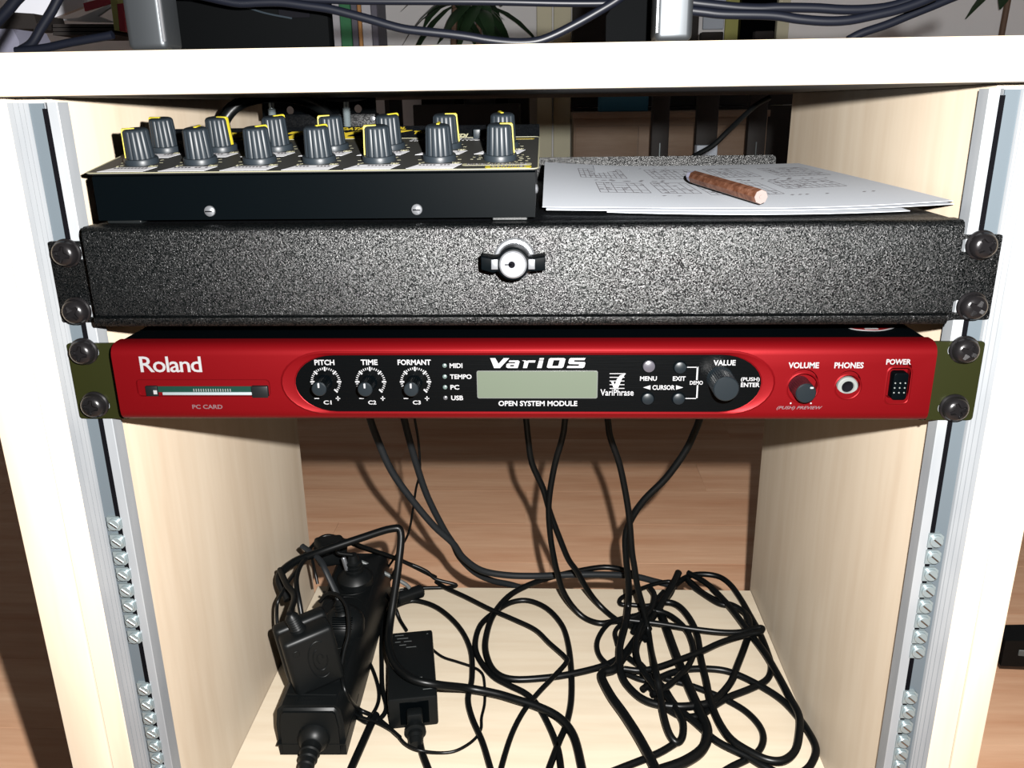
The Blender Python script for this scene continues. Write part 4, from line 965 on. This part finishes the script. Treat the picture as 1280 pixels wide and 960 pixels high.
dcab('dark cable dropping steeply to the desk edge left of the first stand leg', [(78, -10), (72, 0), (64, 15), (52, 34), (40, 54), (25, 64)], 40, 2.2)
dcab('short lit cable lying nearly flat on the desk left of the first stand leg', [(141, 43.5), (132, 45.5), (112, 49), (84, 54), (56, 60), (20, 64)], 25, 1.9)
# shelf objects behind the desk at the left
def solid(name, lab, cat, pts, Y, d, m, group=None):
    q = bmnew(); prism(q, [(at(x, y, 'y', Y).x, at(x, y, 'y', Y).z) for x, y in pts], 'y', Y, Y+d); o = obj(name, q, m); return tag(o, lab, cat, group)
a = at(-60, 66, 'y', 480)
solid('dark_box', 'dark box on the desk at the far left top corner', 'box', [(-40, 72), (24, 72), (24, 52), (16, 36), (-40, 36)], 470, 60, BKD)
solid('black_case', 'low black case on the desk behind the slanting cables', 'case', [(-30, 36), (16, 36), (48, 36), (42, 17), (10, 15), (-30, 15)], 560, 60, DKB)
solid('magazine', 'white magazine with red corner leaning at the left behind the cables', 'magazine', [(18, 26), (50, 30), (68, 22), (105, 8), (105, -15), (20, -15)], 640, 8, BKW)
solid('red_card', 'red card lying on the white pages left of the stand leg', 'card', [(104, 4), (134, -4), (140, 4), (106, 14)], 630, 4, BKR)
solid('white_page', 'white page folded over the black magazine stack', 'paper', [(70, 25), (98, 22), (136, 6), (138, 9), (122, 20), (143, 28), (105, 27)], 620, 5, BKW)
for k, yy in enumerate((30, 35, 40)):
    solid('black_magazine', ('topmost', 'middle', 'lowest')[k]+' thin black magazine in the stack left of the stand leg', 'magazine', [(66, yy+4), (144, yy+3.5), (144, yy), (66, yy)], 560, 90, DKB, 'black magazine stack')
b_ = solid('yellow_book', 'book with yellow lettered spine beside the stand leg', 'book', [(138, 0), (146, -12), (149, 38), (143, 38)], 545, 90, OLIVP)
solid('red_book', 'dark red book squeezed against the stand leg', 'book', [(146, 5), (154, 4), (157, 39), (150, 39)], 545, 90, BKR)

# ------------------------------------------------------------------ far side of the room
def far(name, lab, cat, px0, px1, z0, z1, Y, d, m, group=None):
    a, b = at(px0, 60, 'y', Y).x, at(px1, 60, 'y', Y).x
    q = bmnew(); box(q, a, b, Y, Y+d, z0, z1, 2, 1); o = obj(name, q, m)
    return tag(o, lab, cat, group)
BK = [(411, 427, BKW, 'white'), (427.5, 441, BKG, 'green'), (441.5, 449, BKD, 'grey'), (449.5, 454, BKO, 'orange'), (454.5, 466, BKW, 'pale cream'), (466.5, 474, BKD, 'dark curved')]
q = bmnew(); x0, x1 = at(330, 60, 'y', 2300).x, at(476, 60, 'y', 2300).x
sh = thing('bookcase', 'dark bookcase far behind the desk holding upright books', 'bookcase', ((x0+x1)/2, 2400, FZ))
box(q, x0-300, x1, 2300, 2560, 300, 320, 1); obj('shelf', q, DKB, sh)
q = bmnew(); box(q, x1, x1+14, 2310, 2560, FZ, 300); box(q, x0-314, x0-300, 2310, 2560, FZ, 800); obj('bookcase_side', q, DKB, sh)
for p0, p1, m, nm in BK:
    far('book', f'{nm} book standing upright in the far bookcase', 'book', p0, p1, 320, 560, 2310, 150, m, 'books in the far bookcase')
# wall niche trims and curtains
def fstrip(name, lab, cat, px0, px1, z0, z1, Y, d, m): return far(name, lab, cat, px0, px1, z0, z1, Y, d, m)
fstrip('curtain', 'cream curtain hanging at the back wall behind the middle of the desk', 'curtain', 671, 690, FZ+40, 900, 2560, 40, CURT)
fstrip('curtain', 'narrow cream curtain panel right beside the wider curtain', 'curtain', 692, 714, FZ+40, 900, 2590, 30, CURT)
fstrip('dark_wardrobe', 'dark wardrobe at the back wall behind the rising cable', 'wardrobe', 716, 872, 150, 1000, 2510, 110, DKB)
fstrip('dark_shade_board', 'dark backboard standing on the floor behind the beech sideboard', 'board', 717, 1000, FZ, 148, 2508, 10, DKB)  # added dark board: shade on the wall put into its colour
fstrip('dark_shade_panel', 'dark shelf unit at the back wall right of the dark wardrobe, below the pale card', 'shelf', 873, 1000, 149, 320, 2520, 14, DKB)  # added to darken the wall below desk level, where shade falls
fstrip('pale_card', 'pale blue card pinned in front of the back wall right of the shiny leg', 'card', 877, 903, 385, 620, 2560, 8, BLUEP)
fstrip('olive_card', 'olive yellow panel beside the pale blue card', 'panel', 904.5, 925, 330, 720, 2580, 8, OLIVP)
fstrip('black_cupboard', 'tall black cupboard at the back wall right of the olive panel', 'cupboard', 924, 967, 322, 900, 2540, 60, BLACKM)
fstrip('door_post', 'cream door post at the back wall right of the black cupboard', 'door post', 969, 984, FZ, 900, 2610, 38, CURT)
# sideboard with things in front
a, b = at(716, 150, 'y', 2200).x, at(962, 150, 'y', 2200).x
sb = thing('sideboard', 'light beech sideboard far behind the cabinet, seen under the desk', 'sideboard', ((a+b)/2, 2350, FZ))
q = bmnew(); box(q, a, b, 2195, 2500, 118, 137, 2); obj('sideboard_top', q, SIDEB, sb)
q = bmnew(); box(q, a+3, b-3, 2212, 2495, FZ+30, 118, 1); obj('sideboard_body', q, SIDEB, sb)
for k in range(3):
    q = bmnew(); x0 = a+6+k*(b-a-12)/3; box(q, x0+2, x0+(b-a-12)/3-2, 2205, 2212, FZ+40, 96, 1); dd = obj('cupboard_door', q, SIDEB, sb)
q = bmnew(); box(q, a, a+30, 2230, 2480, FZ, FZ+30); box(q, b-30, b, 2230, 2480, FZ, FZ+30); obj('sideboard_foot', q, DKB, sb)
far('teal_box', 'teal blue box standing on the far beech sideboard', 'box', 751, 813, 137, 250, 2300, 100, TEAL)
for p0, p1, lab in ((815, 837, 'black upright post in front of the sideboard, leftmost of three'), (871, 898, 'black upright post in front of the sideboard, middle of three'), (936, 959, 'black upright post in front of the sideboard, rightmost of three')):
    Yp = 1900; a, b = at(p0, 150, 'y', Yp).x, at(p1, 150, 'y', Yp).x
    t = thing('chair_back_post', lab, 'post', ((a+b)/2, Yp+15, FZ)); 
    q = bmnew(); box(q, a, b, Yp, Yp+30, FZ+20, 330, 3); obj('upright', q, DKB, t)
    q = bmnew(); box(q, a-10, b+10, Yp-10, Yp+90, FZ, FZ+20, 4); obj('foot_plate', q, DKB, t)
    if 'middle' not in lab:
        q = bmnew(); box(q, (a+b)/2-1.5, (a+b)/2+1.5, Yp-1.5, Yp+1, -200, 60, .3, 1); obj('edge_strip', q, ZINC, t)
a, b = at(871, 175, 'y', 1860), at(896.5, 175, 'y', 1860)
q = bmnew(); box(q, a.x, b.x, 1850, 1890, -220, 55, 1); o = obj('pale_box', q, BLUEP); tag(o, 'pale blue box leaning against the middle black post', 'box')
q = bmnew(); box(q, a.x-20, b.x+20, 1780, 1888, FZ, -220, 3); o = obj('black_crate', q, DKB); tag(o, 'black crate carrying the pale blue panel before the sideboard', 'crate')
far('dark_picture', 'black rectangular screen at the back wall left of the sideboard, under the desk edge', 'screen', 566, 634, 148, 330, 2506, 8, BLACKM)
q = bmnew(); x0, x1 = at(566, 60, 'y', 2540).x, at(634, 60, 'y', 2540).x; box(q, x0-110, x1+70, 2525, 2620, FZ, 325, 3); o = obj('dark_shade_cabinet', q, DKB); tag(o, 'dark cabinet behind the black screen at the back wall', 'cabinet')  # enlarged so that its dark front stands in for wall in shadow
# plants in front of the back wall
def leaf(q, o_, d, L, wd, droop):
    d = Vector(d).normalized(); side = d.cross(Vector((0, 0, 1))); side = side.normalized() if side.length > .1 else Vector((1, 0, 0)); pr = None
    for k in range(6):
        t = k/5; p = Vector(o_)+d*L*t+Vector((0, 0, -droop*L*t*t)); w_ = wd*math.sin(PI*min(.97, t*.9+.08))
        c = (q.verts.new(p-side*w_), q.verts.new(p+Vector((0, 0, w_*.25))), q.verts.new(p+side*w_))
        if pr:
            q.faces.new((pr[0], pr[1], c[1], c[0])); q.faces.new((pr[1], pr[2], c[2], c[1]))
        pr = c
def plant(lab, stems, zc, Y, spread, L, zpot, seed, nl=16, dr=1.):
    rnd = random.Random(seed)
    t = thing('potted_plant', lab, 'plant', (stems[0], Y, zpot))
    q = bmnew(); lathe(q, [(50, 0), (70, 110), (76, 110), (76, 122), (66, 122), (62, 112)], (stems[0], Y, zpot), (0, 0, 1), 24); obj('pot', q, DKB, t)
    for x in stems:
        q = bmnew(); tube(q, [(stems[0]+(x-stems[0])*.3, Y, zpot+100), (x, Y, (zpot+zc)/2), (x+5, Y, zc)], 9, 8); obj('stem', q, STEM, t)
        for k in range(nl):
            a = rnd.uniform(0, 2*PI); el = rnd.uniform(-.5, .9); q = bmnew()
            leaf(q, (x+5+rnd.uniform(-15, 15), Y+rnd.uniform(-15, 15), zc+rnd.uniform(-20, 30)), (math.cos(a)*spread, math.sin(a)*.7, el), L*rnd.uniform(.7, 1.15), L*.12, rnd.uniform(.25, .8)*dr)
            obj('leaf', q, LEAF, t)
c = at(597, 18, 'y', 2420); c2 = at(567, 14, 'y', 2420)
plant('bushy potted plant with drooping leaves against the white back wall', [c.x, c2.x], c.z+30, 2420, 1., 190, 165, 5)
q = bmnew(); box(q, c2.x-130, c.x+130, 2340, 2505, FZ, 165, 3); o = obj('plant_stand', q, DKB); tag(o, 'dark plant stand carrying the bushy potted plant', 'stand')
c = at(1262, -20, 'y', 2350)
plant('potted plant with long leaves at the top right before the back wall', [c.x], c.z+25, 2350, 1.3, 200, 165, 11, 18, .35)
q = bmnew(); box(q, c.x-140, c.x+140, 2260, 2440, FZ, 165, 3); o = obj('plant_stand', q, DKB); tag(o, 'dark plant stand carrying the plant at the right', 'stand')
# chair base at the right edge
c = at(1252, 806, 'z', FZ+80)
t = thing('swivel_chair', 'black swivel chair foot with pale stripe on the floor right of the cabinet', 'chair', (c.x+120, c.y, FZ))
q = bmnew(); CM = Matrix.Translation(c) @ Matrix.Rotation(-.12, 4, 'Z')
prism(q, [(-4, -18), (-4, 16), (30, 20), (330, 40), (330, -10), (30, -16)], 'y', -16, 16); bmesh.ops.transform(q, matrix=CM, verts=q.verts); obj('base_arm', q, PLAST, t)
q = bmnew(); box(q, 12, 300, -17, -15.5, -2, 6, .5, 1, M=CM); obj('pale_stripe', q, SILV, t)
q = bmnew(); lathe(q, [(28, -14), (30, -12), (30, 12), (28, 14)], (310, 6, -48), (0, 1, 0), 28, M=CM); obj('castor_wheel', q, PLAST, t)
q = bmnew(); lathe(q, [(32, FZ), (32, FZ+130), (26, FZ+140)], tuple((CM @ Vector((345, 0, 0))).xy)+(0,), (0, 0, 1), 28); obj('centre_column', q, PLAST, t)
